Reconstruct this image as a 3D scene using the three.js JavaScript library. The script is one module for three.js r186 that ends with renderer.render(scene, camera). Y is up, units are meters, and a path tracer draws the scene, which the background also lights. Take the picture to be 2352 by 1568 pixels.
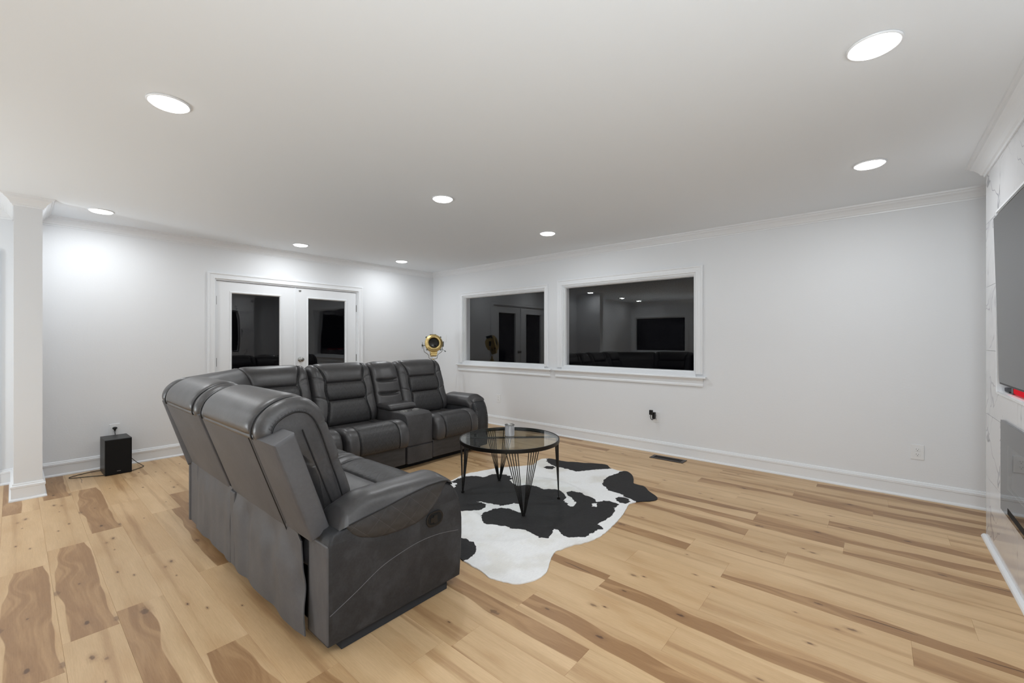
import * as THREE from 'three';
import { mergeGeometries, mergeVertices, toCreasedNormals } from 'three/addons/utils/BufferGeometryUtils.js';
import { RoundedBoxGeometry } from 'three/addons/geometries/RoundedBoxGeometry.js';
import { RectAreaLightUniformsLib } from 'three/addons/lights/RectAreaLightUniformsLib.js';

// ---------- scene, camera, exposure, sky (night) ----------
// x runs along the window wall from the far corner, z along the french-door wall, y up, metres.
RectAreaLightUniformsLib.init();
const scene = new THREE.Scene();
scene.background = new THREE.Color(0x020203);
const camera = new THREE.PerspectiveCamera(2 * Math.atan(784 / 979) * 180 / Math.PI, 2352 / 1568, 0.05, 60);
camera.position.set(5.875, 1.285, 4.766);
camera.lookAt(5.875 - 0.649, 1.285, 4.766 - 0.7608);
camera.setViewOffset(2352, 1568, 0, 4, 2352, 1568);
const renderer = new THREE.WebGLRenderer({ antialias: true });
renderer.toneMapping = THREE.LinearToneMapping;
renderer.toneMappingExposure = 1.15;
renderer.shadowMap.enabled = true;
const LAMP = 172;                 // radiance of one downlight's face
const FILL_STROBE = 53;              // radiance of one added fill strobe's face
const FILL_STROBE_COLOR = new THREE.Color(0.89, 0.965, 1.0);
const LAMP_COLOR = new THREE.Color(0.95, 0.98, 1.0);
const H = 2.44;                  // ceiling height
const RX = 6.85, RZ = 7.8;       // room extent

// ---------- random numbers and noise ----------
function mulberry(a) { return () => { a |= 0; a = a + 0x6D2B79F5 | 0; let t = Math.imul(a ^ a >>> 15, 1 | a); t = t + Math.imul(t ^ t >>> 7, 61 | t) ^ t; return ((t ^ t >>> 14) >>> 0) / 4294967296; }; }
function hash2(x, y, s = 0) { let h = Math.imul(x | 0, 374761393) ^ Math.imul(y | 0, 668265263) ^ Math.imul(s | 0, 974634777); h = Math.imul(h ^ h >>> 13, 1274126177); return ((h ^ h >>> 16) >>> 0) / 4294967296; }
function vnoise(x, y, s = 0, px = 0, py = 0) {
  const xi = Math.floor(x), yi = Math.floor(y); let fx = x - xi, fy = y - yi; fx = fx * fx * (3 - 2 * fx); fy = fy * fy * (3 - 2 * fy);
  const w = (a, p) => p ? ((a % p) + p) % p : a;
  const a = hash2(w(xi, px), w(yi, py), s), b = hash2(w(xi + 1, px), w(yi, py), s), c = hash2(w(xi, px), w(yi + 1, py), s), d = hash2(w(xi + 1, px), w(yi + 1, py), s);
  return a + (b - a) * fx + (c - a) * fy + (a - b - c + d) * fx * fy;
}
function fbm(x, y, s, o = 4, px = 0, py = 0) { let r = 0, a = 0.5, t = 0; for (let i = 0; i < o; i++) { r += a * vnoise(x, y, s + i * 17, px, py); t += a; a *= 0.5; x *= 2; y *= 2; px *= 2; py *= 2; } return r / t; }
const clamp = (x, a = 0, b = 1) => Math.min(b, Math.max(a, x));
const lerp = (a, b, t) => a + (b - a) * t;
const smooth = (a, b, x) => { const t = clamp((x - a) / (b - a)); return t * t * (3 - 2 * t); };
const mix3 = (a, b, t) => [lerp(a[0], b[0], t), lerp(a[1], b[1], t), lerp(a[2], b[2], t)];

function makeTexture(w, h, fn, srgb = true, repeat = true) {
  const d = new Uint8Array(w * h * 4);
  for (let j = 0; j < h; j++) for (let i = 0; i < w; i++) {
    const c = fn(i / w, j / h, i, j), k = (j * w + i) * 4;
    if (typeof c === 'number') d[k] = d[k + 1] = d[k + 2] = clamp(c * 255, 0, 255); else { d[k] = clamp(c[0], 0, 255); d[k + 1] = clamp(c[1], 0, 255); d[k + 2] = clamp(c[2], 0, 255); }
    d[k + 3] = 255;
  }
  const t = new THREE.DataTexture(d, w, h, THREE.RGBAFormat);
  t.magFilter = THREE.LinearFilter; t.minFilter = THREE.LinearMipmapLinearFilter; t.generateMipmaps = true;
  t.wrapS = t.wrapT = repeat ? THREE.RepeatWrapping : THREE.ClampToEdgeWrapping;
  if (srgb) t.colorSpace = THREE.SRGBColorSpace;
  t.needsUpdate = true;
  return t;
}
const withRepeat = (t, x, y) => { const c = t.clone(); c.repeat.set(x, y); c.needsUpdate = true; return c; };

// ---------- naming helpers ----------
const used = new Map();
function numbered(n) { const k = used.get(n) || 0; used.set(n, k + 1); return k ? `${n}_${String(k).padStart(3, '0')}` : n; }
function mesh(name, geo, mat, parent = scene, kind) {
  const g = Array.isArray(geo) ? mergeGeometries(geo.map((q) => plain(q))) : geo;
  const m = new THREE.Mesh(g, mat); m.name = numbered(name); m.castShadow = m.receiveShadow = true; parent.add(m);
  if (kind) m.userData.kind = kind;
  return m;
}
function plain(g) { const q = g.index ? g.toNonIndexed() : g.clone(); for (const k of Object.keys(q.attributes)) if (!['position', 'normal', 'uv'].includes(k)) q.deleteAttribute(k); if (!q.attributes.uv) q.setAttribute('uv', new THREE.Float32BufferAttribute(new Float32Array(q.attributes.position.count * 2), 2)); return q; }
function thing(name, label, category, pos = [0, 0, 0], turn = 0, group) {
  const o = new THREE.Group(); o.name = numbered(name); o.position.set(...pos); o.rotation.y = turn; scene.add(o);
  o.userData = { label, category }; if (group) o.userData.group = group; return o;
}
function structure(name, pos = [0, 0, 0], turn = 0) { const o = new THREE.Group(); o.name = numbered(name); o.position.set(...pos); o.rotation.y = turn; o.userData = { kind: 'structure' }; scene.add(o); return o; }
const box = (x0, y0, z0, x1, y1, z1) => { const g = new THREE.BoxGeometry(x1 - x0, y1 - y0, z1 - z0); g.translate((x0 + x1) / 2, (y0 + y1) / 2, (z0 + z1) / 2); return g; };
const rbox = (x0, y0, z0, x1, y1, z1, r = 0.004, s = 2) => { const g = new RoundedBoxGeometry(x1 - x0, y1 - y0, z1 - z0, s, r); g.translate((x0 + x1) / 2, (y0 + y1) / 2, (z0 + z1) / 2); return g; };
const cyl = (r0, r1, h, n = 24) => new THREE.CylinderGeometry(r0, r1, h, n);
function tube(pts, r, n = 40, rn = 8, closed = false) { return new THREE.TubeGeometry(new THREE.CatmullRomCurve3(pts.map((p) => new THREE.Vector3(...p)), closed, 'centripetal'), n, r, rn, closed); }
function rod(a, b, r, n = 8) { const A = new THREE.Vector3(...a), B = new THREE.Vector3(...b), d = B.clone().sub(A), g = cyl(r, r, d.length(), n); g.applyQuaternion(new THREE.Quaternion().setFromUnitVectors(new THREE.Vector3(0, 1, 0), d.clone().normalize())); g.translate(...A.add(B).multiplyScalar(0.5).toArray()); return g; }
function outward(g) {   // turn the faces of a closed mesh outward
  const p = g.attributes.position, ix = g.index; let v = 0; const a = new THREE.Vector3(), b = new THREE.Vector3(), c = new THREE.Vector3();
  for (let i = 0; i < ix.count; i += 3) { a.fromBufferAttribute(p, ix.getX(i)); b.fromBufferAttribute(p, ix.getX(i + 1)); c.fromBufferAttribute(p, ix.getX(i + 2)); v += a.dot(b.cross(c)); }
  if (v < 0) flip(g);
  g.computeVertexNormals(); return g;
}
function flip(g) { const ix = g.index; for (let i = 0; i < ix.count; i += 3) { const t = ix.getX(i); ix.setX(i, ix.getX(i + 2)); ix.setX(i + 2, t); } return g; }
// extrude a profile (list of [a, b]) along an axis; f maps (a, b, along) to a point
function sweepProfile(profile, L0, L1, f, closed = true) {
  const n = profile.length, pos = [], uv = [], idx = []; let run = 0;
  for (let i = 0; i < n - (closed ? 0 : 1); i++) {
    const p = profile[i], q = profile[(i + 1) % n], len = Math.hypot(p[0] - q[0], p[1] - q[1]), k = pos.length / 3;
    for (const [t, L, d] of [[p, L0, 0], [q, L0, len], [q, L1, len], [p, L1, 0]]) { pos.push(...f(t[0], t[1], L)); uv.push(L, run + d); }
    idx.push(k, k + 1, k + 2, k, k + 2, k + 3); run += len;
  }
  if (closed) for (const L of [L0, L1]) {
    const tri = THREE.ShapeUtils.triangulateShape(profile.map((p) => new THREE.Vector2(...p)), []), k = pos.length / 3;
    for (const p of profile) { pos.push(...f(p[0], p[1], L)); uv.push(p[0], p[1]); }
    for (const t of tri) L === L0 ? idx.push(k + t[0], k + t[1], k + t[2]) : idx.push(k + t[2], k + t[1], k + t[0]);
  }
  const g = new THREE.BufferGeometry(); g.setAttribute('position', new THREE.Float32BufferAttribute(pos, 3)); g.setAttribute('uv', new THREE.Float32BufferAttribute(uv, 2)); g.setIndex(idx);
  return outward(g);
}
function extrude(pts, depth, bevel = 0, holes = [], seg = 2) {
  const s = new THREE.Shape(pts.map((p) => new THREE.Vector2(...p)));
  for (const h of holes) s.holes.push(new THREE.Path(h.map((p) => new THREE.Vector2(...p))));
  return new THREE.ExtrudeGeometry(s, { depth: depth - 2 * bevel, bevelEnabled: bevel > 0, bevelSize: bevel, bevelThickness: bevel, bevelOffset: -bevel, bevelSegments: seg, curveSegments: 12 }).translate(0, 0, bevel);
}
function grid(nu, nv, fn, uvfn) {
  const pos = [], uv = [], idx = [];
  for (let j = 0; j <= nv; j++) for (let i = 0; i <= nu; i++) { const p = fn(i / nu, j / nv); pos.push(p[0], p[1], p[2]); const q = uvfn ? uvfn(i / nu, j / nv) : [i / nu, j / nv]; uv.push(q[0], q[1]); }
  for (let j = 0; j < nv; j++) for (let i = 0; i < nu; i++) { const a = j * (nu + 1) + i, b = a + 1, c = a + nu + 1, d = c + 1; idx.push(a, b, d, a, d, c); }
  const g = new THREE.BufferGeometry(); g.setAttribute('position', new THREE.Float32BufferAttribute(pos, 3)); g.setAttribute('uv', new THREE.Float32BufferAttribute(uv, 2)); g.setIndex(idx); g.computeVertexNormals(); return g;
}

// ---------- materials ----------
const std = (o) => new THREE.MeshStandardMaterial(o);
const phys = (o) => new THREE.MeshPhysicalMaterial(o);
const paintBump = makeTexture(256, 256, (u, v) => 0.5 + 0.5 * (fbm(u * 48, v * 48, 5, 3, 48, 48) - 0.5), false);
const M = {};
M.wall = std({ name: 'wall_paint', color: new THREE.Color().setRGB(0.79, 0.807, 0.83), roughness: 0.55, bumpMap: withRepeat(paintBump, 2, 2), bumpScale: 0.0006 });
M.wallPlain = std({ name: 'wall_paint', color: M.wall.color, roughness: 0.55 });
M.ceiling = std({ name: 'ceiling_paint', color: new THREE.Color().setRGB(0.865, 0.905, 0.945), roughness: 0.85 });
M.trim = std({ name: 'trim_paint', color: new THREE.Color().setRGB(0.83, 0.85, 0.875), roughness: 0.28 });
M.plastic = std({ name: 'white_plastic', color: new THREE.Color().setRGB(0.80, 0.81, 0.82), roughness: 0.35 });
M.black = std({ name: 'black_plastic', color: 0x0b0b0c, roughness: 0.45 });
M.hole = std({ name: 'dark_slot', color: 0x050505, roughness: 0.9 });
M.blackMetal = std({ name: 'black_metal', color: 0x0d0c0b, roughness: 0.38, metalness: 0.3 });
M.steel = std({ name: 'satin_steel', color: 0x9a9a98, roughness: 0.3, metalness: 1 });
M.brass = std({ name: 'aged_brass', color: new THREE.Color().setRGB(0.60, 0.45, 0.19), roughness: 0.36, metalness: 0.8 });
M.darkBrass = std({ name: 'tarnished_brass', color: new THREE.Color().setRGB(0.12, 0.13, 0.12), roughness: 0.4, metalness: 0.8 });
M.window = phys({ name: 'window_glass', color: 0xffffff, roughness: 0, transmission: 1, thickness: 0, ior: 1.7 });
const waveBump = makeTexture(128, 256, (u, v) => fbm(u * 2.2 + 3, v * 4.5, 91, 2), false, false);
M.doorGlass = phys({ name: 'door_glass', color: 0xffffff, roughness: 0, transmission: 1, thickness: 0, ior: 1.75, bumpMap: waveBump, bumpScale: 0.0013 });
M.tableGlass = phys({ name: 'table_glass', color: new THREE.Color().setRGB(0.93, 0.97, 0.96), roughness: 0, transmission: 1, thickness: 0, ior: 1.5 });
M.lensGlass = phys({ name: 'lens_glass', color: 0xffffff, roughness: 0.02, transmission: 1, thickness: 0, ior: 1.6 });
M.diffuser = std({ name: 'lamp_diffuser', color: 0xffffff, emissive: 0xffffff, emissiveIntensity: 5, roughness: 0.6 });

// ---------- floor ----------
const LIGHT = [206, 174, 133], TAN = [191, 155, 113], BROWN = [153, 116, 79], DARK = [86, 60, 42];
function plankTexture(seed, o) {
  const rnd = mulberry(seed * 7919 + 11), knots = o.knots || [], W = 1024, Hh = 160;
  const base = mix3(LIGHT, TAN, o.tone ?? rnd() * 0.3);
  return makeTexture(W, Hh, (u, v) => {
    const x = u * 1.22, y = v * 0.187;
    let c = base;
    const wash = fbm(x * 2.2 + seed * 3.1, y * 9 + seed, seed, 3);
    c = mix3(c, TAN, smooth(0.52, 0.75, wash) * 0.75);
    c = mix3(c, [222, 190, 150], smooth(0.5, 0.25, wash) * 0.4);
    c = mix3(c, BROWN, (0.3 + (o.shade || 0)) * smooth(0.5, 0.8, fbm(x * 1.1 + 9, y * 24 + seed, seed + 5, 3)));
    let brown = 0;
    for (const b of o.bands || []) {
      const k = clamp(u, 0, 0.9999) * (b.length - 1), i = Math.floor(k), f = smooth(0, 1, k - i);
      const lo = lerp(b[i][0], b[Math.min(i + 1, b.length - 1)][0], f) + (vnoise(x * 7, 0.5, seed + 31) - 0.5) * 0.10, hi = lerp(b[i][1], b[Math.min(i + 1, b.length - 1)][1], f) + (vnoise(x * 7, 0.5, seed + 77) - 0.5) * 0.10;
      brown = Math.max(brown, smooth(lo - 0.012, lo + 0.012, v) * smooth(hi + 0.012, hi - 0.012, v));
    }
    if (brown > 0) {
      const g = fbm(x * 2.5 + 40, y * 30 + vnoise(x * 5, y * 12, seed) * 2, seed + 3, 3);
      c = mix3(c, mix3(BROWN, TAN, smooth(0.45, 0.75, g) * 0.55), brown * 0.95);
    }
    for (const [ku, kv, r, s] of knots) {
      const dx = (x - ku * 1.22) / 2.2, dy = y - kv * 0.187, d = Math.hypot(dx, dy) + (vnoise(x * 90, y * 90, seed + 2) - 0.5) * r * 0.5;
      c = mix3(c, mix3(BROWN, DARK, 0.25), smooth(r * 2.6, r * 0.7, d) * 0.45 * s);
      c = mix3(c, DARK, smooth(r, r * 0.35, d) * s);
    }
    for (const [su, sv, len, s] of o.streaks || []) {
      const t = (u - su) / len; if (t > 0 && t < 1) { const w = Math.sin(Math.PI * t), d = Math.abs(v - sv - 0.05 * t - (vnoise(x * 14, 3, seed) - 0.5) * 0.04); if (w > 0.25) c = mix3(c, DARK, smooth(0.03 * w, 0.004, d) * s * smooth(0.25, 0.6, w)); }
    }
    const grain = (fbm(x * 14, y * 420, seed + 9, 3) - 0.5) * 13 + (vnoise(x * 60, y * 900, seed + 13) - 0.5) * 7;
    return [c[0] + grain, c[1] + grain, c[2] + grain * 0.9];
  }, true, false);
}
const plankKinds = [
  { tone: 0.1, knots: [[0.35, 0.6, 0.006, 0.8], [0.82, 0.3, 0.004, 0.8]] },                                       // 0..7 pale
  { tone: 0.2, knots: [[0.16, 0.4, 0.010, 0.6], [0.2, 0.6, 0.008, 0.4], [0.33, 0.5, 0.004, 0.6], [0.62, 0.66, 0.005, 0.9], [0.71, 0.35, 0.005, 0.9]] },
  { tone: 0.0, knots: [[0.5, 0.4, 0.007, 0.9]], streaks: [[0.55, 0.45, 0.3, 0.5]] },
  { tone: 0.35, knots: [[0.28, 0.5, 0.008, 0.5], [0.9, 0.55, 0.006, 0.7]], shade: 0.4 },
  { tone: 0.05, knots: [], shade: 0.3 },
  { tone: 0.15, knots: [[0.7, 0.55, 0.009, 0.5], [0.74, 0.42, 0.005, 0.8]], shade: 0.5 },
  { tone: 0.5, knots: [[0.42, 0.3, 0.004, 0.8]], shade: 0.3 },
  { tone: 0.1, knots: [[0.12, 0.72, 0.006, 0.9], [0.55, 0.25, 0.004, 0.7]], shade: 0.25 },
  // 8: wide brown heart with lobes
  { bands: [[[0.28, 0.86], [0.22, 0.93], [0.12, 0.95], [0.05, 0.95], [0.13, 0.92], [0.10, 0.90], [0.14, 0.99]]], knots: [[0.55, 0.05, 0.018, 0.35], [0.52, 0.5, 0.007, 0.6], [0.9, 0.45, 0.012, 0.8], [0.95, 0.97, 0.015, 0.4]], tone: 0.12 },
  // 9: brown from one end narrowing to one edge
  { bands: [[[0.45, 0.98], [0.35, 1.05], [0.5, 1.05], [0.46, 1.05], [0.3, 1.05], [0.2, 1.05]]], knots: [[0.08, 0.5, 0.02, 0.6]], tone: 0.05 },
  // 10..13: bands along one edge
  { bands: [[[-0.1, 0.36], [-0.1, 0.34], [-0.1, 0.46], [-0.1, 0.55], [-0.1, 0.52]]], knots: [[0.62, 0.42, 0.016, 0.5]], tone: 0.05 },
  { bands: [[[-0.1, 0.22], [-0.1, 0.42], [-0.1, 0.5], [-0.1, 0.4], [-0.1, 0.3]]], knots: [[0.35, 0.3, 0.01, 0.8]], streaks: [[0.42, 0.3, 0.25, 0.9], [0.75, 0.2, 0.2, 0.8]], tone: 0.12 },
  { bands: [[[0.2, 0.72], [0.18, 0.7], [0.3, 0.8], [0.36, 0.84], [0.2, 0.75], [0.15, 0.6]]], knots: [[0.1, 0.45, 0.009, 0.7], [0.33, 0.5, 0.010, 0.9]], tone: 0.05 },
  { bands: [[[-0.1, 0.55], [-0.1, 0.42], [-0.1, 0.35], [-0.1, 0.5], [-0.1, 0.6]]], knots: [[0.3, 0.35, 0.012, 0.9]], tone: 0.2, shade: 0.2 },
];
const woodBump = makeTexture(256, 64, (u, v) => fbm(u * 10, v * 60, 301, 3, 10, 60), false);
const plankMats = plankKinds.map((k, i) => [1, 0.965].map((t) => std({ name: 'oak_plank', map: null, color: new THREE.Color(t, t, t), roughness: 0.42 })).map((m, j) => m));
plankKinds.forEach((k, i) => { const t = plankTexture(i + 1, k); for (const m of plankMats[i]) { m.map = t; m.bumpMap = woodBump; m.bumpScale = 0.0003; } });

const floor = mesh('floor', box(-0.15, -0.12, -0.15, RX + 0.15, -0.0013, RZ + 0.15), std({ name: 'subfloor', color: 0x7d6040, roughness: 0.9 }), scene, 'structure');
{
  const edges = []; for (let k = 18; k >= 0; k--) edges.push(3.21 - 0.187 * k);
  edges.push(3.397, 3.572, 3.747, 3.922, 4.097, 4.272, 4.447, 4.63, 4.815); while (edges[edges.length - 1] < RZ) edges.push(edges[edges.length - 1] + 0.185);
  const joints = { 4.63: 2.27, 4.447: 2.05, 4.272: 1.925, 4.097: 2.57, 3.922: 1.81, 3.397: 4.52, 3.21: 4.97, 3.023: 4.56, 2.836: 5.2, 2.649: 4.775, 2.462: 5.235, 2.275: 5.99, 2.088: 5.235, 1.901: 4.99, 1.714: 5.47, 1.527: 5.22, 1.34: 5.725, 1.153: 5.21, 0.966: 5.625, 0.592: 5.86, 0.405: 5.354, 0.218: 5.95 };
  // brown boards the photograph shows: row edge, start along x, kind, flipped across
  const known = [[4.63, 2.27, 8, 1], [4.447, 2.05, 8, 1], [4.447, 0.83, 1, 1], [4.272, 0.705, 8, 1], [4.272, 1.925, 1, 0], [4.272, 3.145, 9, 0], [4.097, 1.35, 6, 0], [4.097, 2.57, 1, 0], [4.097, 3.79, 8, 0], [3.922, 1.81, 10, 0], [3.922, 0.59, 0, 0], [3.922, 4.25, 8, 0], [4.63, 1.05, 1, 0], [4.63, -0.17, 10, 1], [4.447, -0.39, 8, 1],
    [3.21, 3.75, 10, 0], [3.21, 4.97, 0, 0], [3.023, 4.56, 12, 0], [2.649, 3.555, 11, 0], [2.649, 4.775, 12, 0], [2.088, 5.235, 11, 1], [2.275, 5.99, 13, 1], [1.901, 3.77, 10, 1], [1.714, 4.25, 3, 0], [1.527, 4.0, 13, 0], [1.34, 4.505, 10, 0], [1.34, 5.725, 11, 1], [1.153, 3.99, 11, 0], [1.153, 5.21, 13, 1], [0.966, 5.625, 12, 0], [0.592, 4.64, 13, 0], [0.592, 5.86, 10, 0], [0.405, 4.134, 3, 0], [0.405, 5.354, 13, 1], [0.218, 5.95, 10, 1], [3.397, 4.52, 5, 0], [2.836, 5.2, 3, 0], [2.836, 3.98, 5, 0], [2.462, 4.015, 5, 0], [2.462, 5.235, 0, 0]];
  const rnd = mulberry(4242), rest = [], cache = new Map();
  const B = 0.0005, D = 0.0012;
  function plankGeo(L, Wd, u0, u1, fx, fv) {
    const key = [L.toFixed(3), Wd.toFixed(3), u0.toFixed(3), fx, fv].join();
    if (cache.has(key)) return cache.get(key);
    const pos = [], uv = [], idx = [];
    const P = (x, y, z) => { pos.push(x, y, z); let a = lerp(u0, u1, x / L), b = z / Wd; if (fx) a = 1 - a; if (fv) b = 1 - b; uv.push(a, b); };
    P(B, 0, B); P(L - B, 0, B); P(L - B, 0, Wd - B); P(B, 0, Wd - B); P(0, -D, 0); P(L, -D, 0); P(L, -D, Wd); P(0, -D, Wd);
    idx.push(0, 3, 2, 0, 2, 1, 0, 1, 5, 0, 5, 4, 1, 2, 6, 1, 6, 5, 2, 3, 7, 2, 7, 6, 3, 0, 4, 3, 4, 7);
    let g = new THREE.BufferGeometry(); g.setAttribute('position', new THREE.Float32BufferAttribute(pos, 3)); g.setAttribute('uv', new THREE.Float32BufferAttribute(uv, 2)); g.setIndex(idx);
    g = g.toNonIndexed(); g.computeVertexNormals(); cache.set(key, g); return g;
  }
  for (let r = 0; r + 1 < edges.length; r++) {
    const e = edges[r], z0 = Math.max(e, 0), z1 = Math.min(edges[r + 1], RZ); if (z1 - z0 < 0.01) continue;
    let j = joints[e.toFixed(3) * 1]; if (j === undefined) j = rnd() * 1.22;
    let a = j - 1.22 * Math.ceil((j) / 1.22);
    for (; a < RX; a += 1.22) {
      const x0 = Math.max(a, 0), x1 = Math.min(a + 1.22, RX); if (x1 - x0 < 0.02) continue;
      const k = known.find((q) => Math.abs(q[0] - e) < 0.01 && Math.abs(q[1] - a) < 0.05);
      const pick = rnd(), tone = rnd() < 0.5 ? 0 : 1, ff = rnd() < 0.5, fx = k ? false : rnd() < 0.5;
      const kind = k ? k[2] : pick < 0.84 ? Math.floor(pick / 0.84 * 8) : 10 + Math.floor((pick - 0.84) / 0.16 * 3.999);
      const g = plankGeo(x1 - x0, z1 - z0, (x0 - a) / 1.22, (x1 - a) / 1.22, fx, k ? !!k[3] : ff);
      if (z0 > 5.0) { rest.push(g.clone().translate(x0, 0, z0)); continue; }
      mesh('plank', g, plankMats[kind][tone], floor).position.set(x0, 0, z0);
    }
  }
  mesh('plank_field', mergeGeometries(rest), plankMats[4][0], floor, 'stuff');
}

// ---------- walls, ceiling ----------
// openings
const W1 = { x0: 0.755, x1: 2.405, y0: 0.915, y1: 1.99 }, W2 = { x0: 2.69, x1: 4.405, y0: 0.915, y1: 2.005 }, W3 = { x0: 0.12, x1: 1.68, y0: 0.93, y1: 1.97 };
const rect = (x0, y0, x1, y1) => [[x0, y0], [x1, y0], [x1, y1], [x0, y1]];
const holeOf = (w) => rect(w.x0, w.y0, w.x1, w.y1).reverse();
mesh('wall_back', extrude(rect(-0.15, -0.12, RX + 0.15, H + 0.1), 0.15, 0, [holeOf(W1), holeOf(W2)]).translate(0, 0, -0.15), M.wall, scene, 'structure');
{ // french-door wall, x = 0: drawn in (z, y) and turned
  const g = extrude([[0, -0.12], [RZ, -0.12], [RZ, H + 0.1], [0, H + 0.1]], 0.15, 0, [[[1.42, 0], [1.42, 2.0], [3.23, 2.0], [3.23, 0]]]);
  g.rotateY(-Math.PI / 2); mesh('wall_left', g, M.wall, scene, 'structure');
}
mesh('wall_right', box(RX, -0.12, 0, RX + 0.15, H + 0.1, RZ), M.wall, scene, 'structure');
mesh('wall_front', extrude(rect(-0.15, -0.12, RX + 0.15, H + 0.1), 0.15, 0, [holeOf(W3)]).translate(0, 0, RZ), M.wall, scene, 'structure');
mesh('ceiling', box(0, H, 0, RX, H + 0.1, RZ), M.ceiling, scene, 'structure');
mesh('wall_wing', box(0, -0.001, 4.605, 0.66, H, 4.76), M.wallPlain, scene, 'structure');

// baseboards, crown
const baseProfile = [[0, 0], [0.026, 0], [0.026, 0.008], [0.022, 0.016], [0.014, 0.02], [0.014, 0.098], [0.0175, 0.101], [0.0175, 0.117], [0.013, 0.120], [0.009, 0.121], [0.009, 0.128], [0.006, 0.135], [0, 0.137]];
const crownProfile = [[0, 0], [0, -0.086], [0.007, -0.086], [0.009, -0.076], [0.016, -0.072], [0.022, -0.058], [0.036, -0.038], [0.052, -0.026], [0.056, -0.016], [0.066, -0.012], [0.070, 0]];
const alongX = (z, s) => (a, b, L) => [L, b, z + s * a], alongZ = (x, s) => (a, b, L) => [x + s * a, b, L];
const up = (f) => (a, b, L) => { const p = f(a, b, L); return [p[0], p[1] + H, p[2]]; };
function wrapped(profile, path) { // a moulding round the outside of a path of [x, z, outward x, outward z]
  const n = profile.length, pos = [], uv = [], idx = [], pt = (p, q) => [p[0] + q[0] * p[2], q[1], p[1] + q[0] * p[3]];
  for (let s = 0; s + 1 < path.length; s++) for (let i = 0; i < n; i++) { const a = profile[i], b = profile[(i + 1) % n], k = pos.length / 3; for (const q of [pt(path[s], a), pt(path[s], b), pt(path[s + 1], b), pt(path[s + 1], a)]) { pos.push(...q); uv.push(0, 0); } idx.push(k, k + 1, k + 2, k, k + 2, k + 3); }
  const g = new THREE.BufferGeometry(); g.setAttribute('position', new THREE.Float32BufferAttribute(pos, 3)); g.setAttribute('uv', new THREE.Float32BufferAttribute(uv, 2)); g.setIndex(idx); return outward(g);
}
const wingPath = [[0, 4.605, 0, -1], [0.66, 4.605, 1, -1], [0.66, 4.76, 1, 1], [0, 4.76, 0, 1]];
const raised = (p) => p.map(([a, b]) => [a, b + H]);
mesh('baseboard_back', sweepProfile(baseProfile, 0, RX, alongX(0, 1)), M.trim, scene, 'structure');
mesh('baseboard_left', [sweepProfile(baseProfile, 0, 1.352, alongZ(0, 1)), sweepProfile(baseProfile, 3.302, 4.605, alongZ(0, 1)), sweepProfile(baseProfile, 4.76, 4.835, alongZ(0, 1)), sweepProfile(baseProfile, 5.8, RZ, alongZ(0, 1))], M.trim, scene, 'structure');
mesh('baseboard_wing', wrapped(baseProfile, wingPath), M.trim, scene, 'structure');
mesh('baseboard_front', sweepProfile(baseProfile, 0, RX, alongX(RZ, -1)), M.trim, scene, 'structure');
mesh('baseboard_right', sweepProfile(baseProfile, 3.1, RZ, alongZ(RX, -1)), M.trim, scene, 'structure');
mesh('trim_1', sweepProfile(crownProfile, 0, RX, up(alongX(0, 1))), M.trim, scene, 'structure');
mesh('trim_2', [sweepProfile(crownProfile, 0, 4.605, up(alongZ(0, 1))), sweepProfile(crownProfile, 4.76, RZ, up(alongZ(0, 1)))], M.trim, scene, 'structure');
mesh('trim_3', wrapped(raised(crownProfile), wingPath), M.trim, scene, 'structure');
mesh('trim_4', sweepProfile(crownProfile, 0, RX, up(alongX(RZ, -1))), M.trim, scene, 'structure');

// ---------- windows ----------
const casingProfile = (w) => [[0, 0], [0, 0.012], [0.006, 0.017], [0.018, 0.017], [0.024, 0.0135], [w - 0.022, 0.0135], [w - 0.016, 0.02], [w - 0.006, 0.021], [w, 0.017], [w, 0]];
// a mitred frame around a rectangle, in the plane z = 0 facing +z: profile [outward, depth]
function mitred(w, profile, sides = 'lrtb') {
  const n = profile.length, out = [];
  const seg = (f) => { const pos = [], idx = [], uv = []; for (let i = 0; i < n; i++) { const p = profile[i], q = profile[(i + 1) % n], k = pos.length / 3; pos.push(...f(p, 0), ...f(q, 0), ...f(q, 1), ...f(p, 1)); uv.push(0, 0, 0, 0, 1, 1, 1, 1); idx.push(k, k + 1, k + 2, k, k + 2, k + 3); } const g = new THREE.BufferGeometry(); g.setAttribute('position', new THREE.Float32BufferAttribute(pos, 3)); g.setAttribute('uv', new THREE.Float32BufferAttribute(uv, 2)); g.setIndex(idx); return outward(g); };
  const bo = sides.includes('b') ? 1 : 0;
  if (sides.includes('l')) out.push(seg(([a, d], t) => [w.x0 - a, t ? w.y1 + a : w.y0 - a * bo, d]));
  if (sides.includes('r')) out.push(seg(([a, d], t) => [w.x1 + a, t ? w.y1 + a : w.y0 - a * bo, d]));
  if (sides.includes('t')) out.push(seg(([a, d], t) => [t ? w.x1 + a : w.x0 - a, w.y1 + a, d]));
  if (bo) out.push(seg(([a, d], t) => [t ? w.x1 + a : w.x0 - a, w.y0 - a, d]));
  return out;
}
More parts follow.
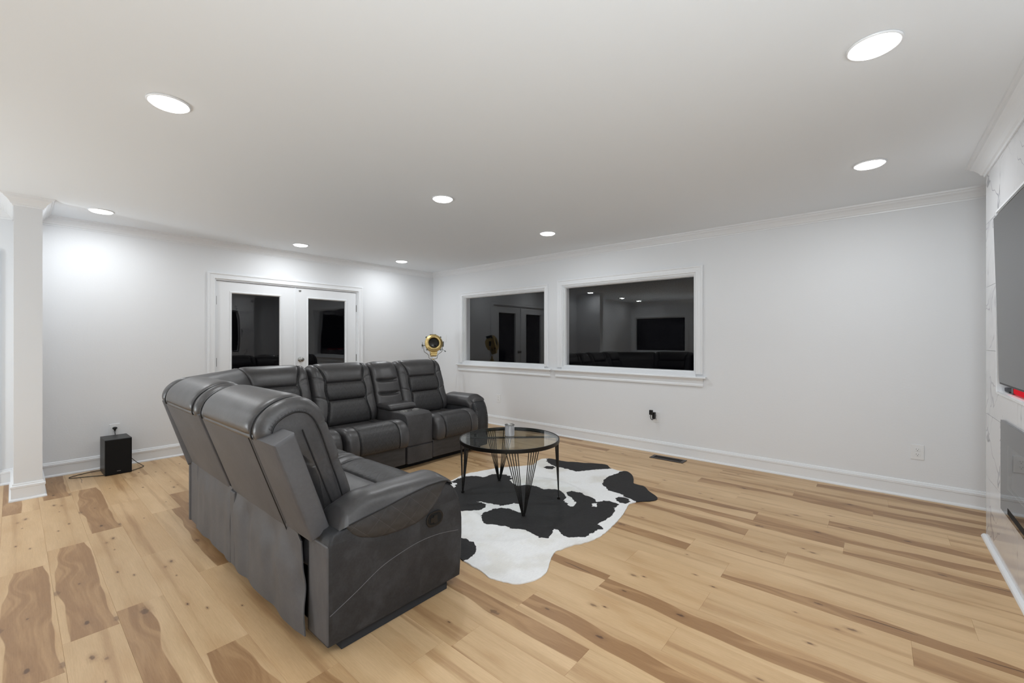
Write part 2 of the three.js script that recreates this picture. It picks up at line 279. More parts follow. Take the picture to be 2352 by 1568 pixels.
function window_(n, w, cl, pos, turn, sillL, sillR) {
  const o = structure(`window_${n}`, pos, turn);
  mesh('casing', mitred(w, casingProfile(cl), 'lrt'), M.trim, o);
  mesh('jamb', mitred(w, [[0, 0.001], [0, -0.15], [-0.012, -0.15], [-0.012, 0.001]].map(([a, d]) => [a, d])), M.trim, o);
  const s = { x0: w.x0 + 0.012, x1: w.x1 - 0.012, y0: w.y0 + 0.012, y1: w.y1 - 0.012 };
  mesh('sash', mitred(s, [[0, -0.012], [-0.006, -0.010], [-0.011, -0.014], [-0.011, -0.024], [-0.017, -0.026], [-0.022, -0.042], [-0.022, -0.075], [0, -0.075]]), M.trim, o);
  const g = new THREE.PlaneGeometry(s.x1 - s.x0 - 0.03, s.y1 - s.y0 - 0.03); g.translate((s.x0 + s.x1) / 2, (s.y0 + s.y1) / 2, -0.056);
  mesh('pane', g, M.window, o);
  mesh('sill', sweepProfile([[-0.012, 0], [0.042, 0], [0.048, 0.005], [0.048, 0.014], [0.043, 0.021], [-0.012, 0.022]], sillL, sillR, (a, b, L) => [L, w.y0 - 0.045 + b, a]), M.trim, o);
  mesh('apron', [sweepProfile([[0, 0], [0.016, 0], [0.019, 0.006], [0.019, 0.022], [0.013, 0.03], [0.013, 0.06], [0.024, 0.072], [0.03, 0.086], [0, 0.086]], sillL + 0.03, sillR - 0.03, (a, b, L) => [L, w.y0 - 0.131 + b, a]), box(w.x0, w.y0 - 0.025, -0.001, w.x1, w.y0 + 0.002, 0.012)], M.trim, o);
  return o;
}
window_(1, W1, 0.058, [0, 0, 0], 0, 0.625, 2.535);
window_(2, W2, 0.075, [0, 0, 0], 0, 2.56, 4.515);
{ const w = { x0: -W3.x1, x1: -W3.x0, y0: W3.y0, y1: W3.y1 }; window_(3, w, 0.08, [0, 0, RZ], Math.PI, w.x0 - 0.12, w.x1 + 0.12); }

// ---------- french doors in the x = 0 wall ----------
{ // local frame: local x = -z world, local z = +x world
  const o = structure('door_1', [0, 0, 0], Math.PI / 2);
  const fr = { x0: -3.23, x1: -1.42, y0: 0, y1: 2.0 };
  mesh('casing', mitred(fr, casingProfile(0.072), 'lrt'), M.trim, o);
  mesh('jamb', [...mitred(fr, [[0, 0.0], [0, -0.15], [-0.014, -0.15], [-0.014, 0.0]], 'lrt'), box(-3.23, 0, -0.15, -1.42, 0.012, 0.0), box(-3.216, 1.95, -0.11, -1.434, 1.99, -0.07)], M.trim, o);
  const leaf = (x0, x1, gx0, gx1, knobX, hingeX) => {
    const y0 = 0.016, y1 = 1.982, gy0 = 0.24, gy1 = 1.842, z0 = -0.062, z1 = -0.018;
    const lf = mesh('door_leaf', extrude(rect(x0, y0, x1, y1), z1 - z0, 0.002, [rect(gx0 - 0.012, gy0 - 0.012, gx1 + 0.012, gy1 + 0.012).reverse()]).translate(0, 0, z0), M.trim, o);
    mesh('glazing_bead', mitred({ x0: gx0, x1: gx1, y0: gy0, y1: gy1 }, [[0, z1 - 0.012], [0.004, z1 + 0.004], [0.010, z1 + 0.011], [0.018, z1 + 0.011], [0.024, z1 + 0.004], [0.026, z1 - 0.001], [0.014, z1 - 0.02]]), M.trim, lf);
    const g = new THREE.PlaneGeometry(gx1 - gx0 + 0.02, gy1 - gy0 + 0.02); g.translate((gx0 + gx1) / 2, (gy0 + gy1) / 2, -0.036);
    mesh('pane', g, M.doorGlass, lf);
    for (const hy of [1.75, 1.02, 0.25]) mesh('hinge', [box(hingeX - 0.012, hy - 0.05, z1 - 0.002, hingeX + 0.012, hy + 0.05, z1 + 0.003), rod([hingeX, hy - 0.052, z1 + 0.006], [hingeX, hy + 0.052, z1 + 0.006], 0.006)], M.steel, lf);
    if (knobX) {
      const lathe = new THREE.LatheGeometry([[0.0001, 0], [0.033, 0], [0.033, 0.004], [0.028, 0.009], [0.013, 0.012], [0.012, 0.03], [0.02, 0.038], [0.028, 0.05], [0.028, 0.06], [0.02, 0.07], [0.0001, 0.072]].map((p) => new THREE.Vector2(...p)), 28);
      lathe.rotateX(Math.PI / 2); lathe.translate(knobX, 1.02, z1);
      mesh('door_knob', lathe, M.steel, lf);
      mesh('bolt', box(knobX - 0.02, y1 - 0.05, z1 - 0.001, knobX + 0.01, y1 - 0.03, z1 + 0.006), M.steel, lf);
    }
    return lf;
  };
  leaf(-3.214, -2.318, -3.05, -2.512, 0, -3.219);
  leaf(-2.312, -1.434, -2.14, -1.613, -2.25, -1.43);
  mesh('astragal', rbox(-2.322, 0.016, -0.019, -2.31, 1.98, -0.006, 0.002), M.trim, o);
}
{ // cased door past the wing wall
  const o = structure('door_2', [0, 0, 0], Math.PI / 2), fr = { x0: -5.73, x1: -4.91, y0: 0, y1: 2.0 };
  mesh('casing', mitred(fr, casingProfile(0.075), 'lrt'), M.trim, o);
  mesh('door_leaf', extrude(rect(fr.x0, 0.008, fr.x1, fr.y1), 0.008, 0.001), M.trim, o);
}

// ---------- chimney breast in marble tiles ----------
const BX = 6.42, BZ0 = 0.665, BZ1 = 3.1;
const TVN = { z0: 0.99, z1: 2.77, y0: 0.98, y1: 2.035 }, FPN = { z0: 1.175, z1: 2.595, y0: 0.342, y1: 0.838 };
function marble(seed) {
  return makeTexture(512, 256, (u, v) => {
    const x = u * 0.81, y = v * 0.406;
    let c = [224, 225, 228];
    const cloud = fbm(x * 5 + seed * 7, y * 5, seed, 4); c = mix3(c, [204, 206, 211], smooth(0.45, 0.75, cloud) * 0.6);
    const wx = fbm(x * 3 + seed, y * 3, seed + 50, 4) - 0.5, wy = fbm(x * 3 + 9, y * 3 + seed, seed + 90, 4) - 0.5;
    for (const [f, w, s, k] of [[2.3, 0.022, 0.85, 0], [4.1, 0.014, 0.6, 7], [7.5, 0.012, 0.35, 19]]) {
      const n = Math.abs(fbm((x * 0.55 + y * 0.8 + wx * 0.35) * f + seed * 3 + k, (y * 0.5 - x * 0.9 + wy * 0.35) * f * 0.55 + k, seed + 200 + k, 2) - 0.5);
      const gate = smooth(0.36, 0.56, fbm(x * 6 + k, y * 6 + seed, seed + 300 + k, 3));
      c = mix3(c, [96, 98, 106], smooth(w, w * 0.1, n) * s * gate);
    }
    return c;
  }, true, false);
}
const marbleMats = [1, 2, 3, 4].map((s) => phys({ name: 'polished_marble', map: marble(s), roughness: 0.1, ior: 1.5 }));
{
  // the masonry core with the two niches, drawn in (z, y), facing -x
  const core = extrude([[BZ0, 0], [BZ1, 0], [BZ1, H], [BZ0, H]], 0.13, 0, [[[TVN.z0, TVN.y0], [TVN.z0, TVN.y1], [TVN.z1, TVN.y1], [TVN.z1, TVN.y0]], [[FPN.z0, FPN.y0], [FPN.z0, FPN.y1], [FPN.z1, FPN.y1], [FPN.z1, FPN.y0]]]);
  core.rotateY(-Math.PI / 2); core.translate(BX + 0.14, 0, 0);
  const breast = mesh('wall_chimney', [core, box(BX + 0.14, 0, BZ0, RX, H, BZ1)], M.wall, scene, 'structure');
  const courses = [0, 0.405, 0.811, 1.217, 1.623, 2.03, H], rnd = mulberry(77), cuts = [TVN, FPN];
  for (let r = 0; r < 6; r++) {
    let z = BZ0 - (r % 2 ? 0.405 : 0.0);
    for (; z < BZ1; z += 0.81) {
      let rects = [[Math.max(z, BZ0), courses[r], Math.min(z + 0.81, BZ1), courses[r + 1]]];
      if (rects[0][2] - rects[0][0] < 0.02) continue;
      for (const q of cuts) rects = rects.flatMap(([a, b, c, d]) => {
        if (a >= q.z1 || c <= q.z0 || b >= q.y1 || d <= q.y0) return [[a, b, c, d]];
        const out = []; if (a < q.z0) out.push([a, b, q.z0, d]); if (c > q.z1) out.push([q.z1, b, c, d]);
        const m0 = Math.max(a, q.z0), m1 = Math.min(c, q.z1); if (b < q.y0) out.push([m0, b, m1, q.y0]); if (d > q.y1) out.push([m0, q.y1, m1, d]); return out;
      });
      if (!rects.length) continue;
      const J = 0.0009, full = [z, courses[r], z + 0.81, courses[r + 1]], k = Math.floor(rnd() * 4), fu = rnd() < 0.5;
      const parts = rects.map(([a, b, c, d]) => {
        const j = (p, q, s) => Math.abs(p - q) < 1e-6 ? p + s * J : p;
        const g = box(BX, j(b, full[1], 1), j(a, Math.max(full[0], BZ0), 1), BX + 0.0105, j(d, full[3], -1), j(c, full[2], -1)), p = g.attributes.position, uv = g.attributes.uv;
        for (let i = 0; i < p.count; i++) { const s = (p.getZ(i) - z) / 0.81; uv.setXY(i, fu ? 1 - s : s, (p.getY(i) - full[1]) / 0.41); } return g;
      });
      mesh('tile', parts.length > 1 ? parts : parts[0], marbleMats[k], breast);
    }
  }
  // niche linings and metal edge
  const lin = (q, d) => [box(BX + 0.001, q.y0, q.z0, BX + d, q.y0 + 0.004, q.z1), box(BX + 0.001, q.y1 - 0.004, q.z0, BX + d, q.y1, q.z1), box(BX + 0.001, q.y0 + 0.004, q.z0, BX + d, q.y1 - 0.004, q.z0 + 0.004), box(BX + 0.001, q.y0 + 0.004, q.z1 - 0.004, BX + d, q.y1 - 0.004, q.z1)];
  mesh('niche_lining', [...lin(TVN, 0.138)], M.wallPlain, breast);
  mesh('edge_trim', mitred({ x0: TVN.z0, x1: TVN.z1, y0: TVN.y0, y1: TVN.y1 }, [[0, -0.01], [0, 0.003], [0.012, 0.003], [0.012, -0.001]]).map((g) => g.rotateY(-Math.PI / 2).translate(BX, 0, 0)), M.trim, breast);
  mesh('trim_5', wrapped(raised([[0, 0], [0, -0.1], [0.008, -0.1], [0.01, -0.085], [0.02, -0.08], [0.03, -0.06], [0.05, -0.035], [0.066, -0.024], [0.07, -0.012], [0.082, -0.01], [0.085, 0]]), [[RX, BZ0, 0, -1], [BX, BZ0, -1, -1], [BX, BZ1, -1, 1], [RX, BZ1, 0, 1]]), M.trim, scene, 'structure');
  mesh('baseboard_chimney', sweepProfile([[0, 0], [0.02, 0], [0.02, 0.006], [0.016, 0.014], [0.009, 0.02], [0, 0.022]], BZ0 - 0.02, BZ1 + 0.02, alongZ(BX, -1)), M.trim, scene, 'structure');
}

// ---------- electric fireplace ----------
{
  const o = thing('electric_fireplace', 'wide black glass electric fireplace set into the lower marble wall', 'fireplace', [BX, FPN.y0, 1.884]);
  const w = FPN.z1 - FPN.z0, h = FPN.y1 - FPN.y0, gl = phys({ name: 'black_glass', color: 0x0a0a0b, roughness: 0.03, ior: 1.55 });
  const ring = extrude(rect(-w / 2, 0, w / 2, h), 0.014, 0.001, [rect(-w / 2 + 0.175, 0.155, w / 2 - 0.175, h - 0.115).reverse()]); ring.rotateY(-Math.PI / 2); ring.translate(0.001, 0, 0);
  mesh('glass_surround', ring, gl, o);
  const inner = new THREE.PlaneGeometry(w - 0.344, h - 0.264); inner.rotateY(-Math.PI / 2); inner.translate(-0.0131, 0.155 + (h - 0.27) / 2, 0);
  mesh('viewing_glass', inner, phys({ name: 'smoked_glass', color: new THREE.Color().setRGB(0.75, 0.75, 0.75), transmission: 1, thickness: 0, roughness: 0.02, ior: 1.7 }), o);
  const fb = std({ name: 'firebox_metal', color: 0x8a8a8d, roughness: 0.6 });
  mesh('firebox', [box(0.125, 0.02, -w / 2 + 0.01, 0.13, h - 0.02, w / 2 - 0.01), box(0.002, 0.02, -w / 2 + 0.01, 0.125, 0.03, w / 2 - 0.01), box(0.002, h - 0.03, -w / 2 + 0.01, 0.125, h - 0.02, w / 2 - 0.01), box(0.002, 0.02, -w / 2 + 0.01, 0.125, h - 0.02, -w / 2 + 0.02), box(0.002, 0.02, w / 2 - 0.02, 0.125, h - 0.02, w / 2 - 0.01)], fb, o);
  mesh('burner_bed', rbox(0.02, 0.03, -w / 2 + 0.19, 0.1, 0.075, w / 2 - 0.19, 0.004), M.black, o);
  mesh('vent_slot', box(-0.0138, 0.02, -w / 2 + 0.17, -0.0128, 0.05, w / 2 - 0.17), M.hole, o);
}

// ---------- television and glow strip ----------
{
  const w = 1.66, h = 0.965, o = thing('television', 'large flat black TV tilted in the marble wall niche', 'television', [BX + 0.03, 1.03, 1.88]);
  const tilt = (g) => g.applyMatrix4(new THREE.Matrix4().makeRotationZ(0.024));
  mesh('screen', tilt(box(-0.030, 0.011, -w / 2 + 0.006, -0.025, h - 0.004, w / 2 - 0.006)), phys({ name: 'tv_screen', color: 0x0b0b0c, roughness: 0.17, ior: 1.5 }), o);
  mesh('bezel', tilt(rbox(-0.028, 0, -w / 2, 0.008, h, w / 2, 0.003)), M.black, o);
  for (const y of [0.2, 0.6]) mesh('wall_mount', box(0.0, y, -0.25, 0.105, y + 0.04, 0.25), M.blackMetal, o);
  const s = thing('light_strip', 'red glowing light bar lying under the TV in its niche', 'light', [BX + 0.06, TVN.y0 + 0.004, 1.9]);
  mesh('led_light', rbox(-0.03, 0.003, -0.70, 0.03, 0.036, 0.70, 0.006), phys({ name: 'red_led_light', color: 0x300004, emissive: new THREE.Color().setRGB(0.45, 0.002, 0.01), emissiveIntensity: 1, roughness: 0.7, specularIntensity: 0.15 }), s);
  for (const z of [-0.715, 0.715]) mesh('end_cap', rbox(-0.032, 0, z - 0.018, 0.032, 0.038, z + 0.018, 0.004), std({ name: 'grey_end_cap', color: 0x5a5a60, roughness: 0.4 }), s);
  const l = new THREE.RectAreaLight(new THREE.Color().setRGB(1, 0.008, 0.03), 0.42, 1.4, 0.03); l.position.set(-0.033, 0.02, 0); l.rotation.y = Math.PI / 2; s.add(l);
  const p = thing('power_strip', 'small grey plug strip in the near corner of the TV niche', 'power strip', [BX + 0.05, TVN.y0 + 0.004, 1.045], 0.3);
  mesh('body', rbox(-0.016, 0, -0.035, 0.016, 0.024, 0.035, 0.006), std({ name: 'grey_plastic', color: 0x4c4c52, roughness: 0.5 }), p);
  mesh('cable', tube([[-0.005, 0.012, 0.035], [-0.025, 0.004, 0.05], [-0.03, 0.003, 0.062], [-0.036, 0.003, 0.05]], 0.003, 20, 6), M.black, p);
}

// ---------- ceiling lights ----------
{
  const spots = [
    [0.57, 1.05, 'round flush ceiling light in the far corner between french doors and windows'],
    [0.555, 2.49, 'round flush ceiling light in front of the french doors'],
    [0.595, 4.25, 'round flush ceiling light beside the wing wall above the black speaker'],
    [3.17, 1.0, 'round flush ceiling light in front of the large picture window'],
    [3.18, 2.48, 'round flush ceiling light in the middle of the room above the sofa console'],
    [3.25, 4.27, 'round flush ceiling light over the back of the sofa, large in view'],
    [5.845, 1.11, 'round flush ceiling light near the marble wall at the window wall'],
    [5.87, 2.57, 'largest round flush ceiling light, in front of the TV'],
    [5.86, 4.26, 'round flush ceiling light out of view over the open floor'],
    [0.57, 6.0, 'round flush ceiling light seen only reflected, past the wing wall'],
    [0.57, 7.1, 'round flush ceiling light seen only reflected, beside the rear window'],
    [3.2, 6.2, 'round flush ceiling light out of view in the rear of the room'],
    [5.86, 6.2, 'round flush ceiling light out of view in the rear corner'],
  ];
  const ring = new THREE.LatheGeometry([[0.080, 0], [0.088, 0], [0.088, -0.003], [0.085, -0.007], [0.082, -0.008], [0.080, -0.006]].map((p) => new THREE.Vector2(...p)), 48);
  const disc = new THREE.LatheGeometry([[0.0001, -0.02], [0.03, -0.0195], [0.055, -0.0175], [0.07, -0.014], [0.079, -0.006]].map((p) => new THREE.Vector2(...p)), 48);
  for (const [x, z, label] of spots) {
    const o = thing('ceiling_light', label, 'ceiling light', [x, H, z], 0, 'flush ceiling lights');
    mesh('trim_ring', ring, M.trim, o); mesh('diffuser', disc, M.diffuser, o);
    const l = new THREE.RectAreaLight(LAMP_COLOR, LAMP, 0.11, 0.11); l.position.set(0, -0.021, 0); l.rotation.x = -Math.PI / 2; o.add(l);
  }
}

// ---------- added unseen fill strobes behind the camera, brightening ceiling and sofa back ----------
for (const [x, z, h, tip, turnY, power, label] of [
  [6.2, 5.5, 0.8, 0.6, 0, 0.8, 'added fill softbox strobe, unseen, behind the camera, nearer the TV wall'],
  [1.3, 7.2, 0.5, 1.0, -0.4, 0.7, 'low added fill softbox strobe, unseen, in the rear corner past the wing wall'],
]) {
  const o = thing('added_fill_strobe', label, 'strobe', [x, 0, z], turnY, 'added fill strobes');
  const turn = (g) => g.applyMatrix4(new THREE.Matrix4().makeTranslation(0, h, 0).multiply(new THREE.Matrix4().makeRotationX(-tip)));
  mesh('softbox', turn(new THREE.CylinderGeometry(0.39, 0.08, 0.24, 4, 1, true).rotateY(Math.PI / 4).translate(0, 0.1, 0)), M.black, o);
  mesh('fill_face', turn(new THREE.PlaneGeometry(0.54, 0.54).rotateX(-Math.PI / 2).translate(0, 0.215, 0)), M.diffuser, o);
  mesh('head', turn(cyl(0.065, 0.065, 0.22, 24).translate(0, -0.1, 0)), M.black, o);
  mesh('pole', rod([0, 0.3, 0], [0, h - 0.05, 0], 0.012), M.black, o);
  for (let i = 0; i < 3; i++) { const a = i * 2.0944; mesh('leg', rod([0, 0.45, 0], [0.35 * Math.cos(a), 0.006, 0.35 * Math.sin(a)], 0.008), M.black, o); }
  const l = new THREE.RectAreaLight(FILL_STROBE_COLOR, FILL_STROBE * power, 0.5, 0.5); l.position.set(0, h + 0.22 * Math.cos(tip), -0.22 * Math.sin(tip)); l.rotation.x = Math.PI / 2 - tip; o.add(l);
}

// ---------- leather ----------
const leatherBump = makeTexture(256, 256, (u, v) => 0.6 * fbm(u * 40, v * 40, 11, 3, 40, 40) + 0.4 * fbm(u * 9, v * 9, 17, 2, 9, 9), false);
const leatherColor = makeTexture(512, 512, (u, v) => { const n = fbm(u * 5, v * 5, 41, 5, 5, 5), f = fbm(u * 60, v * 60, 47, 2, 60, 60), s = lerp(54, 74, n) + (f - 0.5) * 9; return [s * 1.005, s * 0.985, s]; });
const suedeColor = makeTexture(512, 512, (u, v) => { const n = fbm(u * 7 + fbm(u * 4, v * 4, 3, 3, 4, 4), v * 7, 71, 5), f = fbm(u * 70, v * 70, 57, 2, 70, 70), s = lerp(44, 60, smooth(0.2, 0.85, n)) + (f - 0.5) * 9; return [s * 0.97, s * 0.985, s * 1.04]; });
const litBackColor = makeTexture(256, 256, (u, v) => { const n = fbm(u * 4, v * 4, 141, 4, 4, 4), f = fbm(u * 50, v * 50, 147, 2, 50, 50), s = lerp(80, 92, n) + (f - 0.5) * 6; return [s * 0.99, s * 0.985, s * 1.01]; });  // paler tone paints in the light falling on the sofa back
const diamond = (u, v) => { const a = (u + v) * 1 % 1, b = ((u - v) % 1 + 1) % 1; return Math.min(Math.min(a, 1 - a), Math.min(b, 1 - b)); };
const quiltBump = makeTexture(256, 256, (u, v) => Math.pow(clamp(diamond(u, v) / 0.22), 0.6) * 0.9 + 0.1 * vnoise(u * 60, v * 60, 3, 60, 60), false);
const quiltColor = makeTexture(512, 512, (u, v) => { const d = diamond(u, v), n = fbm(u * 5, v * 5, 43, 4, 5, 5), t = smooth(0.022, 0.006, d) * (vnoise((u + v) * 40, (u - v) * 40, 5) > 0.35 ? 1 : 0.4), s = lerp(46, 62, n); return [s + t * 20, s * 0.985 + t * 20, s + t * 20]; });
M.leather = phys({ name: 'grey_leather', map: withRepeat(leatherColor, 2, 2), bumpMap: withRepeat(leatherBump, 5, 5), bumpScale: 0.0005, roughness: 0.4, ior: 1.5, clearcoat: 0.25, clearcoatRoughness: 0.36 });
M.litBackCloth = phys({ name: 'lit_back_upholstery', map: withRepeat(litBackColor, 2, 2), bumpMap: withRepeat(leatherBump, 6, 6), bumpScale: 0.0003, roughness: 0.55, ior: 1.45 });  // lit copy of the arm upholstery, its brightness put into the colour
M.baseCloth = phys({ name: 'base_leather', map: withRepeat(leatherColor, 2, 2), bumpMap: withRepeat(leatherBump, 6, 6), bumpScale: 0.0003, roughness: 0.5, ior: 1.45 });
M.suede = phys({ name: 'matte_grey_leather', map: withRepeat(suedeColor, 2.2, 2.2), bumpMap: withRepeat(leatherBump, 6, 6), bumpScale: 0.0004, roughness: 0.62, ior: 1.45 });
M.quilt = phys({ name: 'quilted_leather', map: withRepeat(quiltColor, 15, 11), bumpMap: withRepeat(quiltBump, 15, 11), bumpScale: 0.0011, roughness: 0.45 });
M.quiltSide = phys({ name: 'quilted_side_leather', map: withRepeat(quiltColor, 9, 10), bumpMap: withRepeat(quiltBump, 9, 10), bumpScale: 0.0012, roughness: 0.5 });
M.piping = std({ name: 'dark_piping', color: 0x18181a, roughness: 0.5 });
M.thread = std({ name: 'pale_thread', color: 0x6d6d70, roughness: 0.7 });
M.lining = std({ name: 'black_lining', color: 0x0c0c0d, roughness: 0.9 });

// ---------- sectional sofa ----------
function resample(pts, n, closed) { const c = new THREE.CatmullRomCurve3(pts.map((p) => new THREE.Vector3(p[0], p[1], 0)), closed, 'centripetal'); return c.getSpacedPoints(n).map((p) => [p.x, p.y]); }
function normals2(P, closed) { // outward for a clockwise-or-not closed loop
  let area = 0; const n = P.length; for (let i = 0; i < n; i++) { const a = P[i], b = P[(i + 1) % n]; area += a[0] * b[1] - a[1] * b[0]; }
  const s = area > 0 ? 1 : -1;
  return P.map((p, i) => { const a = P[closed ? (i - 1 + n) % n : Math.max(0, i - 1)], b = P[closed ? (i + 1) % n : Math.min(n - 1, i + 1)]; const dx = b[0] - a[0], dy = b[1] - a[1], l = Math.hypot(dx, dy) || 1; return [s * dy / l, -s * dx / l]; });
}
// closed cushion swept along local x: profile of [z, y]; end rounding; disp(x, t) pushes along the normal, t = arc length
function cushion(profile, x0, x1, { endR = 0.05, n = 120, nx = 40, disp = null, puff = 0.015, capDisp = null } = {}) {
  const P = resample(profile, n, true).slice(0, n), N = normals2(P, true), T = [0]; for (let i = 1; i < n; i++) T.push(T[i - 1] + Math.hypot(P[i][0] - P[i - 1][0], P[i][1] - P[i - 1][1]));
  const total = T[n - 1] + Math.hypot(P[0][0] - P[n - 1][0], P[0][1] - P[n - 1][1]);
  const c = P.reduce((a, p) => [a[0] + p[0] / n, a[1] + p[1] / n], [0, 0]), rings = [];
  const er = 7;
  const stations = [];
  for (let i = 0; i < er; i++) { const a = i / er * Math.PI / 2; stations.push([x0 + endR * (1 - Math.sin(a)), endR * (1 - Math.cos(Math.PI / 2 - a)), 0]); }
  const left = stations.map(([, , z], i) => { const a = i / er * Math.PI / 2; return [x0 + endR * (1 - Math.cos(a)), endR * (1 - Math.sin(a)), 0]; });
  const mid = []; for (let i = 0; i <= nx; i++) mid.push([lerp(x0 + endR, x1 - endR, i / nx), 0, 0]);
  const right = left.map(([x, ins]) => [x1 - (x - x0), ins, 0]).reverse();
  const caps = [1, 0.9, 0.75, 0.6, 0.45, 0.3, 0.15, 0.02];
  const all = [...caps.slice().reverse().map((s) => [x0 - puff * (1 - s * s), endR, s]), ...left, ...mid, ...right, ...caps.map((s) => [x1 + puff * (1 - s * s), endR, s])];
  const pos = [], uv = [], idx = [];
  all.forEach(([x, ins, s], r) => {
    for (let i = 0; i <= n; i++) {
      const k = i % n, d = (s ? 0 : disp ? disp(x, T[k], P[k], (x - x0) / (x1 - x0)) : 0) - ins;
      let z = P[k][0] + N[k][0] * d, y = P[k][1] + N[k][1] * d, xx = x;
      if (s) { z = c[0] + (z - c[0]) * s; y = c[1] + (y - c[1]) * s; if (capDisp) xx += capDisp(Math.atan2(y - c[1], z - c[0]), s) * (x > (x0 + x1) / 2 ? 1 : -1); }
      pos.push(xx, y, z); if (s) uv.push(z, y); else uv.push(xx, i === n ? total : T[k]);
    }
  });
  const w = n + 1; for (let r = 0; r + 1 < all.length; r++) for (let i = 0; i < n; i++) { const a = r * w + i; idx.push(a, a + 1, a + w + 1, a, a + w + 1, a + w); }
  const g = new THREE.BufferGeometry(); g.setAttribute('position', new THREE.Float32BufferAttribute(pos, 3)); g.setAttribute('uv', new THREE.Float32BufferAttribute(uv, 2)); g.setIndex(idx); outward(g);
  // close the seam of the normals
  const nn = g.attributes.normal; for (let r = 0; r < all.length; r++) { const a = r * w, b = a + n, v = new THREE.Vector3(nn.getX(a) + nn.getX(b), nn.getY(a) + nn.getY(b), nn.getZ(a) + nn.getZ(b)).normalize(); nn.setXYZ(a, v.x, v.y, v.z); nn.setXYZ(b, v.x, v.y, v.z); }
  g.userData = { P, N, T, total }; return g;
}
// a point on the profile at arc length t, pushed out by h
function onProfile({ P, N, T }, t, h) { let i = 0; while (i < T.length - 2 && T[i + 1] < t) i++; const f = clamp((t - T[i]) / (T[i + 1] - T[i])); const z = lerp(P[i][0], P[i + 1][0], f), y = lerp(P[i][1], P[i + 1][1], f), a = lerp(N[i][0], N[i + 1][0], f), b = lerp(N[i][1], N[i + 1][1], f); return [z + a * h, y + b * h]; }
function patch(S, xl, xr, t0, t1, h0, h1, { na = 30, nb = 20, pa = 8, pb = 4, extra = null } = {}) {
  return flipToFront(grid(na, nb, (a, b) => {
    const t = lerp(t0, t1, b), x = lerp(xl(b), xr(b), a), e = Math.pow(Math.max(0, 1 - Math.pow(Math.abs(2 * a - 1), pa)), 0.5) * Math.pow(Math.max(0, 1 - Math.pow(Math.abs(2 * b - 1), pb)), 0.5);
    const q = onProfile(S, t, h0 + (h1 - h0) * e + (extra ? extra(x, a, b) * e : 0)); return [x, q[1], q[0]];
  }, (a, b) => [lerp(xl(b), xr(b), a), lerp(t0, t1, b)]));
}
function flipToFront(g) { const n = g.attributes.normal; let s = 0; for (let i = 0; i < n.count; i++) s += n.getZ(i) + n.getY(i) * 0.4; if (s < 0) { flip(g); g.computeVertexNormals(); } return g; }
const seamLine = (S, f, h, r, k = 40) => tube(Array.from({ length: k + 1 }, (_, i) => { const [x, t] = f(i / k); const q = onProfile(S, t, h); return [x, q[1], q[0]]; }), r, k * 2, 6);

const SOFA = [2.6, 0, 2.9];
const sofa = thing('sectional_sofa', 'dark grey leather L-shaped reclining sectional sofa with a centre console', 'sofa', SOFA);
// place local geometry (x along, y up, z forward) at world (x, z) with a turn
function put(g, x, z, yaw) { g.applyMatrix4(new THREE.Matrix4().makeTranslation(x - SOFA[0], 0, z - SOFA[2]).multiply(new THREE.Matrix4().makeRotationY(yaw))); return g; }
function section(x, z, yaw) { return { add: (name, geo, mat, parent = sofa, kind) => mesh(name, put(Array.isArray(geo) ? mergeGeometries(geo.map(plain)) : geo, x, z, yaw), mat, parent, kind) }; }

const backProfile = [[-0.168, 0.872], [-0.176, 0.905], [-0.158, 0.958], [-0.105, 1.005], [-0.035, 1.028], [0.03, 1.018], [0.082, 0.978], [0.122, 0.905], [0.152, 0.82], [0.183, 0.725], [0.215, 0.63], [0.238, 0.54], [0.235, 0.475], [0.205, 0.435], [0.14, 0.425], [0.07, 0.44], [0.02, 0.55], [-0.045, 0.70], [-0.11, 0.82]];
const seatProfile = [[0.02, 0.30], [0.03, 0.43], [0.08, 0.452], [0.2, 0.448], [0.38, 0.452], [0.54, 0.478], [0.66, 0.494], [0.735, 0.478], [0.782, 0.43], [0.802, 0.36], [0.800, 0.29], [0.782, 0.252], [0.74, 0.24], [0.5, 0.25], [0.2, 0.26]];
const arcTo = (S, y, dir = 1) => { // arc length on the front at a height
  for (let i = 0; i < S.P.length; i++) if (S.P[i][0] > 0.05 && S.P[i][1] <= y && S.T[i] > 0.2) return S.T[i]; return S.T[S.T.length - 1];
};
